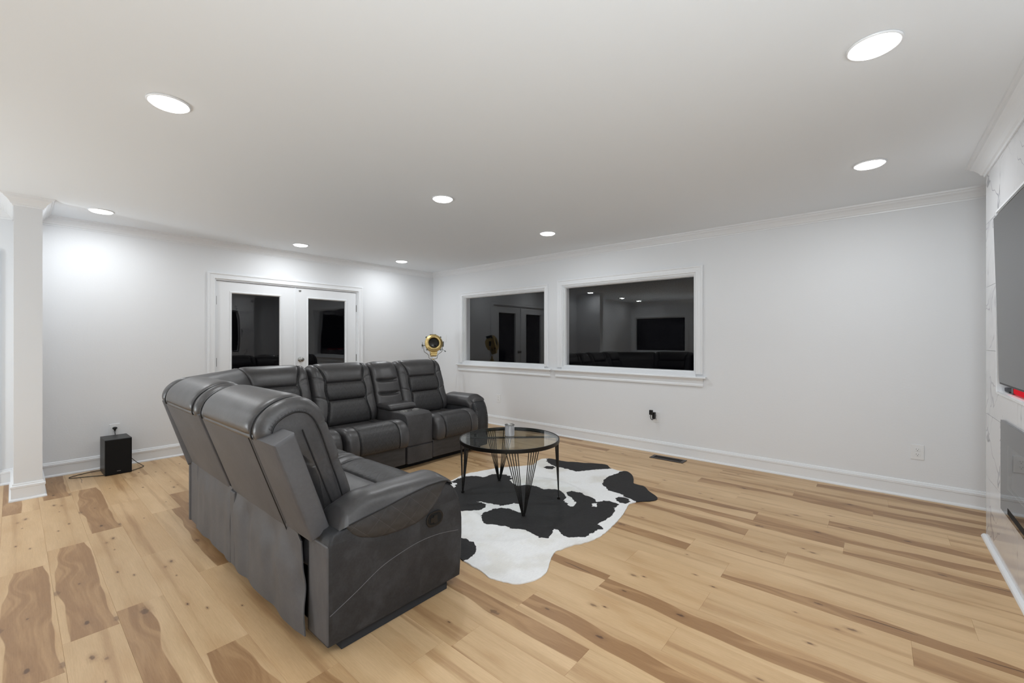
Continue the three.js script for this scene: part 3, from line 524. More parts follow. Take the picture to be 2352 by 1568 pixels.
// a reclining back: body with bolsters, head roll and lumbar pads
function reclinerBack(sec, x0, x1, { rolls = true, capSeams = 0, name = 'back_cushion' } = {}) {
  const W = x1 - x0, c = (x0 + x1) / 2, S0 = cushion(backProfile, x0, x1, { n: 160, nx: 4 }).userData;
  const y1 = 0.865, y2 = 0.70, yb = 0.48, t1 = arcTo(S0, y1), t2 = arcTo(S0, y2), tb = arcTo(S0, yb);
  const half = (t) => { const k = W / 2; if (t < t1) return k - lerp(0.068, 0.122, smooth(t1 * 0.5, t1, t)); if (t < t2) return k - 0.122 + 0.014 * Math.sin(Math.PI * (t - t1) / (t2 - t1)); return k - lerp(0.122, 0.09, smooth(t2, tb, t)); };
  const disp = (x, t) => {
    if (t > tb + 0.08) return 0;
    const d = Math.abs(x - c), hx = half(t); let v = 0;
    if (d < hx) v -= 0.018 * smooth(hx, hx - 0.02, d) * smooth(0.004, 0.03, t);
    else { const b = (d - hx) / (W / 2 - hx); v += 0.006 * Math.sin(Math.PI * clamp(b)) * smooth(t1 * 0.2, t1 * 0.8, t); v += 0.006 * Math.sin(Math.PI * clamp(t < t1 ? t / t1 : t < t2 ? (t - t1) / (t2 - t1) : (t - t2) / (tb - t2))); for (const tt of [t1 - 0.02, t2 - 0.005]) v -= 0.008 * Math.exp(-Math.pow((t - tt + 0.045 * b) / 0.006, 2)); }
    v -= 0.012 * Math.exp(-Math.pow((d - hx) / 0.006, 2));
    v += 0.002 * (vnoise(x * 14, t * 14, 61) - 0.5);
    return v;
  };
  const capDisp = capSeams ? (a, s) => smooth(1, 0.9, s) * 0.010 * (fbm(Math.cos(a) * s * 1.5 + 5, Math.sin(a) * s * 6, 321, 2) - 0.5) : null;
  const body = sec.add(name, cushion(backProfile, x0, x1, { endR: 0.06, n: 170, nx: Math.round(W * 130), disp, puff: 0.02, capDisp }), M.leather);
  const S = S0, wr = (b, ta, te) => half(lerp(ta, te, b)) + 0.002;
  const roll = (nm, ta, te, h, mat, pb) => sec.add(nm, patch(S, (b) => c - wr(b, ta, te), (b) => c + wr(b, ta, te), ta, te, -0.03, h, { na: 36, nb: 34, pa: 14, pb, extra: (x, a, b) => 0.0025 * (vnoise(x * 9, b * 4, 23) - 0.5) }), mat, body);
  roll('headrest_roll', 0.004, t1 + 0.006, 0.016, M.leather, 10);
  roll('lumbar_pad', t1 - 0.004, t2 + 0.004, 0.026, M.quilt, 3);
  roll('lumbar_pad', t2 - 0.004, tb + 0.05, 0.024, M.quilt, 4);
  for (const s of [-1, 1]) sec.add('piping', seamLine(S, (q) => { const t = lerp(0.004, tb + 0.03, q); return [c + s * half(t), t]; }, 0.004, 0.0036, 60), M.piping, body);
  for (const s of [-1, 1]) for (const tt of [t1 - 0.02, t2 - 0.005]) sec.add('seam', seamLine(S, (q) => { const h = half(tt), x = lerp(h, W / 2 - 0.05, q), b = (x - h) / (W / 2 - h); return [c + s * x, tt - 0.045 * b]; }, -0.0035 - 0.000, 0.0022, 16), M.piping, body);
  return body;
}
function seatCushion(sec, x0, x1, name = 'seat_cushion') {
  const W = x1 - x0, c = (x0 + x1) / 2, S = cushion(seatProfile, x0, x1, { n: 160, nx: 4 }).userData, hx = W / 2 - 0.115;
  let tf = 0, ti = 0; for (let i = 0; i < S.P.length; i++) { if (!ti && S.P[i][0] > 0.52 && S.P[i][1] > 0.4) ti = S.T[i]; if (S.P[i][1] < 0.262 && S.P[i][0] > 0.76 && !tf) tf = S.T[i]; }
  const tz = ti - 0.30;
  const disp = (x, t) => { const d = Math.abs(x - c); if (t > tf + 0.02) return 0; let v = 0; if (t > tz) { if (d < hx) v -= 0.010 * smooth(hx, hx - 0.015, d) * smooth(tz, tz + 0.06, t); v -= 0.010 * Math.exp(-Math.pow((d - hx) / 0.005, 2)); v += 0.006 * Math.sin(Math.PI * clamp((d - hx) / (W / 2 - hx))); } v += 0.004 * (vnoise(x * 10, t * 9, 77) - 0.5); return v; };
  const body = sec.add(name, cushion(seatProfile, x0, x1, { endR: 0.035, n: 150, nx: Math.round(W * 110), disp, puff: 0.006 }), M.leather);
  sec.add('quilted_panel', patch(S, () => c - hx - 0.002, () => c + hx + 0.002, ti, tf + 0.012, -0.02, 0.006, { na: 36, nb: 40, pa: 16, pb: 18, extra: (x, a, b) => 0.004 * (vnoise(x * 8, b * 5, 29) - 0.5) }), M.quilt, body);
  sec.add('seat_panel', patch(S, () => c - hx - 0.002, () => c + hx + 0.002, ti - 0.30, ti + 0.008, -0.02, 0.004, { na: 30, nb: 24, pa: 14, pb: 12, extra: (x, a, b) => 0.006 * (vnoise(x * 7, b * 3, 31) - 0.5) }), M.leather, body);
  for (const s of [-1, 1]) sec.add('piping', seamLine(S, (q) => [c + s * hx, lerp(tz, tf + 0.01, q)], -0.004, 0.003, 50), M.piping, body);
  return body;
}
// an arm: outline in (z, y), outer face at x = outer side
function arm(sec, xo, s, top = 0, lever = false) { // s = +1 when the inside of the sofa is towards +x
  const raw = [[0.007, 0.045], [0.007, 0.45], [0.012, 0.474], [0.026, 0.493], [0.072, 0.505], [0.2, 0.52], [0.35, 0.54], [0.55, 0.562], [0.62, 0.56], [0.655, 0.54], [0.682, 0.512], [0.706, 0.47], [0.724, 0.41], [0.732, 0.345], [0.732, 0.266], [0.726, 0.15], [0.717, 0.045]].map(([z, y]) => [z, y > 0.4 ? y + top * smooth(0.4, 0.55, y) : y]);
  let g = extrude(raw, 0.2, 0.014, [], 4); // in (z, y), depth along third
  g.applyMatrix4(new THREE.Matrix4().set(0, 0, s, xo, 0, 1, 0, 0, 1, 0, 0, 0, 0, 0, 0, 1)); if (s > 0) ; g = toCreasedNormals(fixWinding(g), 0.9);
  const body = sec.add('arm_panel', g, M.suede);
  // pad over the top: lower edge and upper seam on the outer face against z
  const lo = [[0.078, 0.515], [0.083, 0.50], [0.106, 0.47], [0.14, 0.444], [0.207, 0.418], [0.271, 0.407], [0.352, 0.402], [0.431, 0.405], [0.492, 0.423], [0.539, 0.458], [0.58, 0.50], [0.612, 0.556], [0.62, 0.567]];
  const up_ = [[0.078, 0.519], [0.106, 0.523], [0.152, 0.53], [0.245, 0.542], [0.366, 0.562], [0.492, 0.578], [0.58, 0.578], [0.62, 0.571]];
  const at = (L, z) => { let i = 0; while (i < L.length - 2 && L[i + 1][0] < z) i++; return lerp(L[i][1], L[i + 1][1], clamp((z - L[i][0]) / (L[i + 1][0] - L[i][0]))); };
  const X = (d) => xo + s * d; // d inward from the outer face
  sec.add('quilted_side', fixOpen(grid(60, 16, (a, b) => { const z = lerp(0.08, 0.619, a), y0 = at(lo, z), y1 = at(up_, z) + top * 0.7, e = Math.pow(Math.max(0, Math.sin(Math.PI * clamp(b * 0.86))), 0.45); return [X(0.006 - 0.026 * e * Math.pow(Math.sin(Math.PI * clamp(a, 0.02, 0.98)), 0.35)), lerp(y0, y1, b), z]; }, (a, b) => { const z = lerp(0.08, 0.619, a); return [z, lerp(at(lo, z), at(up_, z), b)]; }), -s), M.quiltSide, body);
  const crest = (z) => lerp(0.57, 0.612, smooth(0.05, 0.22, z)) - 0.05 * smooth(0.57, 0.68, z) + top;
  const zs = (a) => lerp(0.055, 0.665, a);
  const pad = grid(64, 36, (a, b) => {
    const z = zs(a), fr = smooth(0.6, 0.705, z), ys = lerp(at(up_, Math.min(z, 0.62)) + top * 0.7, crest(z) - 0.04, fr), yc = crest(z);
    const prof = [[-0.012, ys - 0.004], [-0.008, ys + 0.006], [0.012, lerp(ys, yc, 0.62)], [0.045, lerp(ys, yc, 0.92)], [0.1, yc], [0.16, yc - 0.012], [0.205, yc - 0.045], [0.222, yc - 0.085], [0.215, yc - 0.125], [0.198, yc - 0.145]];
    const k = b * (prof.length - 1), i = Math.min(Math.floor(k), prof.length - 2), f = k - i, p0 = prof[Math.max(0, i - 1)], p1 = prof[i], p2 = prof[i + 1], p3 = prof[Math.min(prof.length - 1, i + 2)];
    const cr = (m) => 0.5 * ((2 * p1[m]) + (-p0[m] + p2[m]) * f + (2 * p0[m] - 5 * p1[m] + 4 * p2[m] - p3[m]) * f * f + (-p0[m] + 3 * p1[m] - 3 * p2[m] + p3[m]) * f * f * f);
    const end = Math.min(1, (z - 0.055) / 0.03, (0.665 - z) / 0.022 + 0.0001); let d = cr(0), y = cr(1); const q = Math.sqrt(clamp(end)); d = lerp(0.1, d, 0.82 + 0.18 * q); y = lerp(z > 0.4 ? 0.535 + top : 0.50 + top, y, q);
    return [X(d), y + 0.002 * (vnoise(z * 12, b * 5, 83) - 0.5), z];
  }, (a, b) => [zs(a), b * 0.3]);
  sec.add('arm_pad', fixUp(pad), M.leather, body);
  sec.add('piping', tube(Array.from({ length: 30 }, (_, i) => { const z = lerp(0.085, 0.62, i / 29); return [X(-0.013), at(up_, z) + top * 0.7, z]; }), 0.0028, 60, 6), M.piping, body);
  sec.add('seam', tube([[0.011, 0.174], [0.122, 0.222], [0.244, 0.279], [0.344, 0.303], [0.453, 0.317], [0.571, 0.313], [0.70, 0.29]].map(([z, y]) => [X(-0.0002), y, z]), 0.0013, 60, 5), M.thread, body);
  const nails = []; for (let i = 0; i < 26; i++) { const L = resample(raw.slice(8, 16), 25, false)[i]; for (const d of [0.022, 0.178]) { const q = new THREE.SphereGeometry(0.0042, 8, 6); q.translate(X(d), L[1], L[0] - 0.0005); nails.push(q); } }
  sec.add('nailhead_trim', nails, M.steel, body, 'stuff');
  if (lever) {
    const dish = extrude(stadium(0.106, 0.074), 0.006, 0.0025); const inn = extrude(stadium(0.084, 0.054), 0.003, 0.001);
    const lev = extrude([[-0.030, -0.014], [-0.012, -0.014], [-0.012, -0.02], [0.012, -0.02], [0.012, 0.02], [-0.012, 0.02], [-0.012, 0.012], [-0.030, 0.012]], 0.007, 0.002);
    const place = (q, off) => { q.applyMatrix4(new THREE.Matrix4().set(0, 0, -s, xo - s * off, 0, 1, 0, 0.4, 1, 0, 0, 0.543, 0, 0, 0, 1)); return fixWinding(q); };
    const h = sec.add('recline_lever', place(dish, 0.0), M.black, body);
    sec.add('dish', place(inn, 0.0045), M.hole, h); sec.add('grip', place(lev, 0.004), M.black, h);
  }
  return body;
}
function stadium(w, h) { const r = h / 2, d = w / 2 - r, o = []; for (let i = 0; i <= 12; i++) { const a = -Math.PI / 2 + Math.PI * i / 12; o.push([d + r * Math.cos(a), r * Math.sin(a)]); } for (let i = 0; i <= 12; i++) { const a = Math.PI / 2 + Math.PI * i / 12; o.push([-d + r * Math.cos(a), r * Math.sin(a)]); } return o; }
function fixWinding(g) { let q = g.index ? g : mergeVertices(g, 1e-6); q = q.index ? q : q; return outward(q); }
function fixOpen(g, sx) { const n = g.attributes.normal; let s = 0; for (let i = 0; i < n.count; i++) s += n.getX(i); if (s * sx < 0) { flip(g); g.computeVertexNormals(); } return g; }
function fixUp(g) { const n = g.attributes.normal; let s = 0; for (let i = 0; i < n.count; i++) s += n.getY(i); if (s < 0) { flip(g); g.computeVertexNormals(); } return g; }
// upright leaning shell behind the cushions: bottom (z0, y0) to top (z1, y1)
function shell(x0, x1, z0, y0, z1, y1, th, r = 0.012) { const d = [z1 - z0, y1 - y0], l = Math.hypot(...d), nz = d[1] / l, ny = -d[0] / l; const g = extrude([[z0, y0], [z1, y1], [z1 + nz * th, y1 + ny * th + 0.01], [z0 + nz * th, y0 + ny * th]], x1 - x0, r, [], 3); g.applyMatrix4(new THREE.Matrix4().set(0, 0, 1, x0, 0, 1, 0, 0, 1, 0, 0, 0, 0, 0, 0, 1)); return toCreasedNormals(fixWinding(g), 0.7); }

// --- near run: back to +z at z = 3.95, seats facing -z; local x = -(world x - 3.5)
{
  const X0 = 3.5, sec = section(X0, 3.95, Math.PI), lx = (w) => X0 - w;
  sec.add('base', rbox(lx(4.02), 0.05, 0.03, lx(2.36), 0.40, 0.70, 0.012, 3), M.suede);
  sec.add('plinth', box(lx(4.19), 0.002, 0.07, lx(2.42), 0.06, 0.64), std({ name: 'plinth_fabric', color: 0x2b2d31, roughness: 0.9 }));
  reclinerBack(sec, lx(3.985), lx(3.135), { capSeams: 1 });
  reclinerBack(sec, lx(3.10), lx(2.34));
  seatCushion(sec, lx(4.0), lx(3.13)); seatCushion(sec, lx(3.12), lx(2.44));
  arm(sec, lx(4.21), 1, 0.0, true);
  // leaning back panels, side wing and slots
  for (const [a, b] of [[3.865, 3.15], [3.095, 2.33]]) sec.add('back_panel', shell(lx(a), lx(b), -0.012, 0.43, -0.166, 0.878, 0.06), M.litBackCloth);
  sec.add('back_wing', shell(lx(4.125), lx(3.868), -0.02, 0.455, -0.168, 0.878, 0.085, 0.014), M.litBackCloth);
  sec.add('piping', tube([[lx(3.866), 0.43, -0.016], [lx(3.866), 0.65, -0.094], [lx(3.866), 0.872, -0.171]], 0.0022, 20, 6), M.piping);
  sec.add('back_slot', shell(lx(3.155), lx(3.09), 0.02, 0.40, -0.125, 0.85, 0.05, 0.006), M.lining);
  // rear corner post of the base and the loose back flaps
  sec.add('rear_post', rbox(lx(4.205), 0.045, 0.004, lx(4.03), 0.455, 0.1, 0.012, 3), M.litBackCloth);
  sec.add('rear_lining', box(lx(4.03), 0.06, 0.03, lx(2.36), 0.45, 0.06), M.lining);
  const flap = (a, b, seed, free, amp = 1) => {
    const f = (u, v) => { const w = lerp(a, b, u), hem = Math.pow(1 - v, 1.3); // v: 0 hem, 1 top
      const x = lx(w + (free ? 0.055 * hem * (1 - u) - 0.0 : 0)), wave = (Math.sin(u * 17 + seed) * 0.009 + Math.sin(u * 31 + seed * 2) * 0.0035 + (fbm(u * 5, v * 2, seed, 2) - 0.5) * 0.03) * smooth(1, 0.75, v) * lerp(1, 0.55, hem) * amp;
      return [x, lerp(0.048, 0.462 - (free ? 0.035 * smooth(0.06, 0, u) : 0), v) + 0.0012 * Math.sin(u * 26 + seed) * hem, -0.018 - 0.012 * smooth(0, 0.4, 1 - v) + wave]; };
    const front = grid(90, 30, f, (u, v) => [lerp(a, b, u), v * 0.42]), back = grid(90, 30, (u, v) => { const p = f(u, v); return [p[0], p[1], p[2] + 0.005]; }); flip(back); back.computeVertexNormals();
    const rim = grid(90, 1, (u, v) => { const p = f(u, 0); return [p[0], p[1], p[2] + 0.005 * v]; });
    const side = grid(1, 30, (u, v) => { const p = f(0, v); return [p[0], p[1], p[2] + 0.005 * u]; });
    sec.add('back_flap', [front, back, rim, side], M.litBackCloth);
  };
  flap(4.012, 3.205, 1.3, true); flap(3.145, 2.47, 4.1, false, 0.45);
  sec.add('flap_edge', rbox(lx(3.212), 0.045, -0.03, lx(3.135), 0.45, -0.005, 0.008, 3), M.litBackCloth);
  sec.add('rear_post', rbox(lx(2.47), 0.045, -0.022, lx(2.30), 0.46, 0.05, 0.015, 3), M.litBackCloth);
  // seam round the end face of the near cushion with its gathers
  const S = cushion(backProfile, 0, 1, { n: 160, nx: 4 }).userData, inset = [], xx = lx(3.985) - 0.002;
  for (let i = 0; i <= 48; i++) { const t = lerp(0.02, arcTo(S, 0.50), i / 48), q = onProfile(S, t, -0.052); inset.push([xx - 0.0, q[1], q[0]]); }
  sec.add('end_seam', tube(inset, 0.0035, 120, 6), M.piping);
  const inner = []; for (let i = 0; i <= 20; i++) { const f = i / 20; inner.push([xx - 0.021, lerp(0.90, 0.51, f), lerp(-0.01, 0.135, f)]); } sec.add('end_seam', tube(inner, 0.003, 40, 6), M.piping);
  for (let i = 0; i < 15; i++) { const t = lerp(0.06, 0.34, i / 14), a = onProfile(S, t, -0.05), b = onProfile(S, t + 0.004, -0.018); sec.add('gather', tube([[xx + 0.002, a[1], a[0]], [xx + 0.012, lerp(a[1], b[1], 0.5), lerp(a[0], b[0], 0.5)], [xx + 0.036, b[1], b[0]]], 0.0035, 10, 5), M.leather); }
}
// --- far run: back to the french-door wall at x = 1.645, seats facing +x; local x = 2.1 - world z
{
  const Z0 = 2.1, sec = section(1.645, Z0, Math.PI / 2), lx = (w) => Z0 - w;
  sec.add('base', rbox(lx(3.2), 0.06, 0.0, lx(1.3), 0.30, 0.70, 0.012, 3), M.baseCloth);
  sec.add('plinth', box(lx(3.1), 0.002, 0.08, lx(1.14), 0.07, 0.64), M.lining);
  reclinerBack(sec, lx(1.925), lx(1.285)); reclinerBack(sec, lx(2.90), lx(2.255));
  seatCushion(sec, lx(1.925), lx(1.325)); seatCushion(sec, lx(2.90), lx(2.26));
  for (const [a, b] of [[1.925, 1.325], [2.895, 2.26]]) sec.add('footrest_panel', rbox(lx(a), 0.06, 0.66, lx(b), 0.245, 0.725, 0.012, 3), M.baseCloth);
  arm(sec, lx(1.095), -1, 0.025, false);
  for (const [a, b] of [[1.925, 1.29], [2.90, 2.255], [2.25, 1.93]]) sec.add('back_panel', shell(lx(a), lx(b), -0.012, 0.30, -0.166, 0.878, 0.06), M.baseCloth);
  // console: back with two pulled tufts, body, lid, cup holders, drawer
  const S = cushion(backProfile, 0, 1, { n: 160, nx: 4 }).userData, ta = arcTo(S, 0.855), tb = arcTo(S, 0.72), c = lx(2.09);
  const cb = sec.add('console_back', cushion(backProfile, lx(2.25), lx(1.93), { endR: 0.04, n: 170, nx: 46, puff: 0.01, disp: (x, t) => { let v = 0.004; const d = Math.abs(x - c) / 0.16; for (const tt of [ta, tb]) v -= 0.046 * Math.exp(-Math.pow((t - tt - 0.014 * (1 - d * d)) / 0.014, 2)) * smooth(0.98, 0.5, d); if (t < tb + 0.3) v += 0.012 * smooth(1, 0.3, d); return v; } }), M.leather);
  const body = sec.add('console', toCreasedNormals(fixWinding(extrude([[0.05, 0.06], [0.05, 0.55], [0.60, 0.553], [0.68, 0.548], [0.715, 0.53], [0.733, 0.49], [0.735, 0.238], [0.722, 0.232], [0.722, 0.226], [0.735, 0.22], [0.735, 0.06]], 0.315, 0.012, [], 3).applyMatrix4(new THREE.Matrix4().set(0, 0, 1, lx(2.248), 0, 1, 0, 0, 1, 0, 0, 0, 0, 0, 0, 1))), 0.6), M.baseCloth);
  const lid = cushion([[0.16, 0.556], [0.155, 0.585], [0.175, 0.606], [0.3, 0.612], [0.43, 0.607], [0.455, 0.588], [0.45, 0.558], [0.3, 0.553]], lx(2.252), lx(1.925), { endR: 0.022, n: 60, nx: 20, puff: 0.004 });
  sec.add('console_lid', lid, M.leather, body);
  for (const z of [2.165, 2.015]) { const r = new THREE.LatheGeometry([[0.046, 0], [0.05, 0.002], [0.046, 0.006], [0.039, 0.006], [0.037, 0.001], [0.036, -0.05], [0.0001, -0.052]].map((p) => new THREE.Vector2(...p)), 36).translate(lx(z), 0.552, 0.555); sec.add('cup_holder', r, M.steel, body); }
}
// --- corner: inner backs, slanting back, seat
{
  const sec = section(1.645, 3.2, Math.PI / 2), lx = (w) => 3.2 - w; // cushion along the door wall
  reclinerBack(sec, lx(3.555), lx(2.915));
  sec.add('back_panel', shell(lx(3.56), lx(2.91), -0.012, 0.30, -0.166, 0.878, 0.06), M.suede);
  const d = section(1.945, 3.71, 2.508);
  d.add('corner_back', cushion(backProfile, -0.47, 0.47, { endR: 0.05, n: 120, nx: 40, puff: 0.01 }), M.leather);
  d.add('back_panel', shell(-0.46, 0.46, -0.012, 0.43, -0.166, 0.875, 0.06), M.litBackCloth); d.add('rear_panel', rbox(-0.45, 0.05, -0.012, 0.45, 0.45, 0.05, 0.012, 3), M.litBackCloth);
  const c = section(0, 0, 0);
  const seat = extrude([[1.75, 2.92], [2.36, 2.92], [2.36, 3.85], [2.2, 3.85], [1.75, 3.5]], 0.30, 0.03, [], 4); seat.applyMatrix4(new THREE.Matrix4().set(1, 0, 0, 0, 0, 0, 1, 0.17, 0, 1, 0, 0, 0, 0, 0, 1));
  c.add('corner_seat', toCreasedNormals(fixWinding(seat), 0.8), M.leather);
  seatCushion(section(1.605, 3.2, Math.PI / 2), -0.12, 0.285, 'corner_seat_cushion');
  const base = extrude([[1.66, 2.9], [2.34, 2.9], [2.34, 3.93], [2.28, 3.93], [1.66, 3.46]], 0.2, 0.01, [], 2); base.applyMatrix4(new THREE.Matrix4().set(1, 0, 0, 0, 0, 0, 1, 0.05, 0, 1, 0, 0, 0, 0, 0, 1));
  c.add('corner_base', toCreasedNormals(fixWinding(base), 0.6), M.suede);
}

// ---------- cowhide rug ----------
{
  const outline = [[2.94, 2.156], [2.902, 1.991], [2.961, 1.751], [3.069, 1.508], [3.203, 1.315], [3.16, 1.159], [3.16, 1.055], [3.229, 1.002], [3.373, 0.994], [3.483, 0.94], [3.554, 0.918], [3.696, 0.83], [3.783, 0.82], [3.871, 0.9], [3.997, 0.916], [4.032, 0.886], [4.105, 0.941], [4.181, 1.055], [4.239, 1.172], [4.338, 1.187], [4.415, 1.271], [4.49, 1.331], [4.533, 1.379], [4.537, 1.425], [4.504, 1.485], [4.437, 1.574], [4.414, 1.641], [4.446, 1.778], [4.476, 1.917], [4.494, 2.042], [4.507, 2.185], [4.504, 2.32], [4.481, 2.412], [4.447, 2.481], [4.424, 2.54], [4.41, 2.596], [4.402, 2.616], [4.412, 2.672], [4.437, 2.738], [4.474, 2.807], [4.499, 2.864], [4.502, 2.922], [4.489, 2.976], [4.448, 3.033], [4.41, 3.065], [4.349, 3.089], [4.288, 3.097], [4.223, 3.084], [4.169, 3.075], [4.107, 3.071], [4.02, 3.06], [3.9, 3.03], [3.72, 2.95], [3.55, 2.87], [3.33, 2.78], [3.12, 2.6], [3.0, 2.4]];
  const spots = [
    [[3.177, 1.047], [3.20, 1.0], [3.366, 0.975], [3.476, 0.92], [3.55, 0.90], [3.691, 0.81], [3.779, 0.80], [3.885, 0.9], [3.82, 0.984], [3.757, 1.057], [3.715, 1.142], [3.666, 1.212], [3.578, 1.2], [3.485, 1.204], [3.438, 1.218], [3.357, 1.184], [3.277, 1.143]],
    [[3.34, 1.302], [3.344, 1.247], [3.394, 1.215], [3.439, 1.244], [3.44, 1.302], [3.392, 1.334]],
    [[3.984, 1.265], [3.977, 1.163], [3.987, 1.042], [4.0, 0.87], [4.06, 0.87], [4.14, 0.95], [4.21, 1.07], [4.26, 1.15], [4.345, 1.16], [4.43, 1.25], [4.50, 1.3], [4.56, 1.37], [4.56, 1.44], [4.52, 1.50], [4.445, 1.575], [4.388, 1.552], [4.337, 1.529], [4.258, 1.494], [4.203, 1.488], [4.146, 1.482], [4.107, 1.441], [4.045, 1.378]],
    [[4.268, 1.605], [4.288, 1.554], [4.336, 1.547], [4.402, 1.598], [4.397, 1.655], [4.345, 1.669]],
    [[2.96, 2.202], [2.956, 2.1], [2.956, 2.012], [3.011, 1.943], [3.101, 1.911], [3.096, 1.811], [3.159, 1.748], [3.228, 1.726], [3.336, 1.776], [3.341, 1.823], [3.476, 1.902], [3.506, 1.857], [3.553, 1.817], [3.625, 1.794], [3.714, 1.813], [3.761, 1.759], [3.821, 1.741], [3.912, 1.789], [3.973, 1.873], [3.986, 1.927], [4.057, 1.961], [4.097, 1.981], [4.114, 1.967], [4.076, 1.883], [4.012, 1.84], [3.941, 1.799], [3.901, 1.746], [3.907, 1.693], [3.994, 1.684], [4.072, 1.704], [4.162, 1.729], [4.203, 1.774], [4.227, 1.715], [4.278, 1.695], [4.345, 1.7], [4.358, 1.735], [4.369, 1.814], [4.396, 1.849], [4.409, 1.948], [4.409, 2.052], [4.411, 2.138], [4.452, 2.139], [4.466, 2.174], [4.448, 2.236], [4.448, 2.313], [4.432, 2.359], [4.387, 2.415], [4.335, 2.431], [4.299, 2.418], [4.262, 2.383], [4.223, 2.388], [4.262, 2.472], [4.266, 2.522], [4.221, 2.557], [4.165, 2.533], [4.087, 2.521], [4.028, 2.548], [3.986, 2.572], [3.907, 2.579], [3.858, 2.609], [3.815, 2.634], [3.773, 2.62], [3.704, 2.562], [3.673, 2.521], [3.668, 2.47], [3.682, 2.395], [3.733, 2.333], [3.79, 2.331], [3.846, 2.329], [3.879, 2.318], [3.843, 2.263], [3.768, 2.201], [3.725, 2.213], [3.713, 2.269], [3.676, 2.322], [3.616, 2.337], [3.533, 2.355], [3.467, 2.386], [3.522, 2.37], [3.576, 2.387], [3.608, 2.42], [3.606, 2.494], [3.562, 2.56], [3.488, 2.609], [3.3, 2.55], [3.035, 2.199]],
    [[3.80, 2.90], [3.885, 2.868], [3.942, 2.882], [4.002, 2.91], [4.04, 2.953], [4.061, 3.007], [4.064, 3.048], [4.053, 3.08], [3.9, 3.06]]];
  const hole = [[4.189, 1.832], [4.215, 1.795], [4.25, 1.863], [4.216, 1.879]];
  const X0 = 2.85, Z0 = 0.75, SX = 1.8, SZ = 2.45;
  const inside = (P, x, z) => { let c = false; for (let i = 0, j = P.length - 1; i < P.length; j = i++) if ((P[i][1] > z) !== (P[j][1] > z) && x < (P[j][0] - P[i][0]) * (z - P[i][1]) / (P[j][1] - P[i][1]) + P[i][0]) c = !c; return c; };
  const NW = 900, NH = 1225;
  const hide = makeTexture(NW, NH, (u, v) => {
    let x = X0 + u * SX, z = Z0 + v * SZ; const jx = (fbm(x * 34, z * 34, 3, 3) - 0.5) * 0.032, jz = (fbm(x * 34, z * 34, 9, 3) - 0.5) * 0.032;
    const dark = spots.some((P) => inside(P, x + jx, z + jz)) && !inside(hole, x + jx * 0.6, z + jz * 0.6);
    const hair = (fbm(x * 240, z * 60, 21, 2) - 0.5) * 18;
    if (dark) { const s = 31 + hair * 0.5; return [s, s * 0.97, s * 1.02]; }
    const n = fbm(x * 4, z * 4, 33, 4), c = mix3([240, 240, 240], [222, 219, 212], smooth(0.5, 0.75, n) * 0.7); return [c[0] + hair * 0.5, c[1] + hair * 0.5, c[2] + hair * 0.45];
  }, true, false);
  const hairBump = makeTexture(256, 256, (u, v) => fbm(u * 20, v * 64, 15, 3, 20, 64), false);
  // dense outline with a slightly wavy edge
  const curve = new THREE.CatmullRomCurve3(outline.map((p) => new THREE.Vector3(p[0], 0, p[1])), true, 'centripetal').getSpacedPoints(520).slice(0, 520);
  const lift = (x, z) => 0.005 + 0.003 * fbm(x * 6, z * 6, 5, 2) + 0.006 * Math.exp(-Math.pow(((x - 3.75) * 0.6 + (z - 1.45) * 0.8 + 0.02) / 0.03, 2)) * smooth(3.5, 3.7, x) * smooth(4.25, 4.0, x);
  const pts = curve.map((p, i) => { const k = (fbm(i * 0.35, 1, 8, 2) - 0.5) * 0.012; return [p.x + k, p.z + k]; });
  const inner = []; for (let x = X0; x < X0 + SX; x += 0.05) for (let z = Z0; z < Z0 + SZ; z += 0.05) if (inside(pts, x, z) && pts.every((q) => Math.hypot(q[0] - x, q[1] - z) > 0.03)) inner.push([x, z]);
  // triangulate the outline, then split long triangles by a coarse grid: simple ear clipping is enough for a sheet this flat
  const tri = THREE.ShapeUtils.triangulateShape(pts.map((p) => new THREE.Vector2(...p)), []);
  const pos = [], uv = [], idx = []; const y = (p, i) => lift(p[0], p[1]) + 0.004 * Math.max(0, fbm(i * 0.09, 4, 12, 2) - 0.45);
  pts.forEach((p, i) => { pos.push(p[0] - 3.75, y(p, i), p[1] - 2); uv.push((p[0] - X0) / SX, (p[1] - Z0) / SZ); });
  const n = pts.length; pts.forEach((p, i) => { pos.push(p[0] - 3.75, 0.0008, p[1] - 2); uv.push((p[0] - X0) / SX, (p[1] - Z0) / SZ); });
  for (const t of tri) { idx.push(t[0], t[2], t[1]); idx.push(t[0] + n, t[1] + n, t[2] + n); }
  for (let i = 0; i < n; i++) { const j = (i + 1) % n; idx.push(i, j, j + n, i, j + n, i + n); }
  let g = new THREE.BufferGeometry(); g.setAttribute('position', new THREE.Float32BufferAttribute(pos, 3)); g.setAttribute('uv', new THREE.Float32BufferAttribute(uv, 2)); g.setIndex(idx); outward(g); g = toCreasedNormals(g, 0.6);
  const m = mesh('cowhide_rug', g, std({ name: 'cowhide', map: hide, bumpMap: withRepeat(hairBump, 6, 8), bumpScale: 0.0015, roughness: 0.8 }));
  m.position.set(3.75, 0, 2); m.userData.label = 'black and white cowhide rug lying under the round glass coffee table'; m.userData.category = 'rug';
}

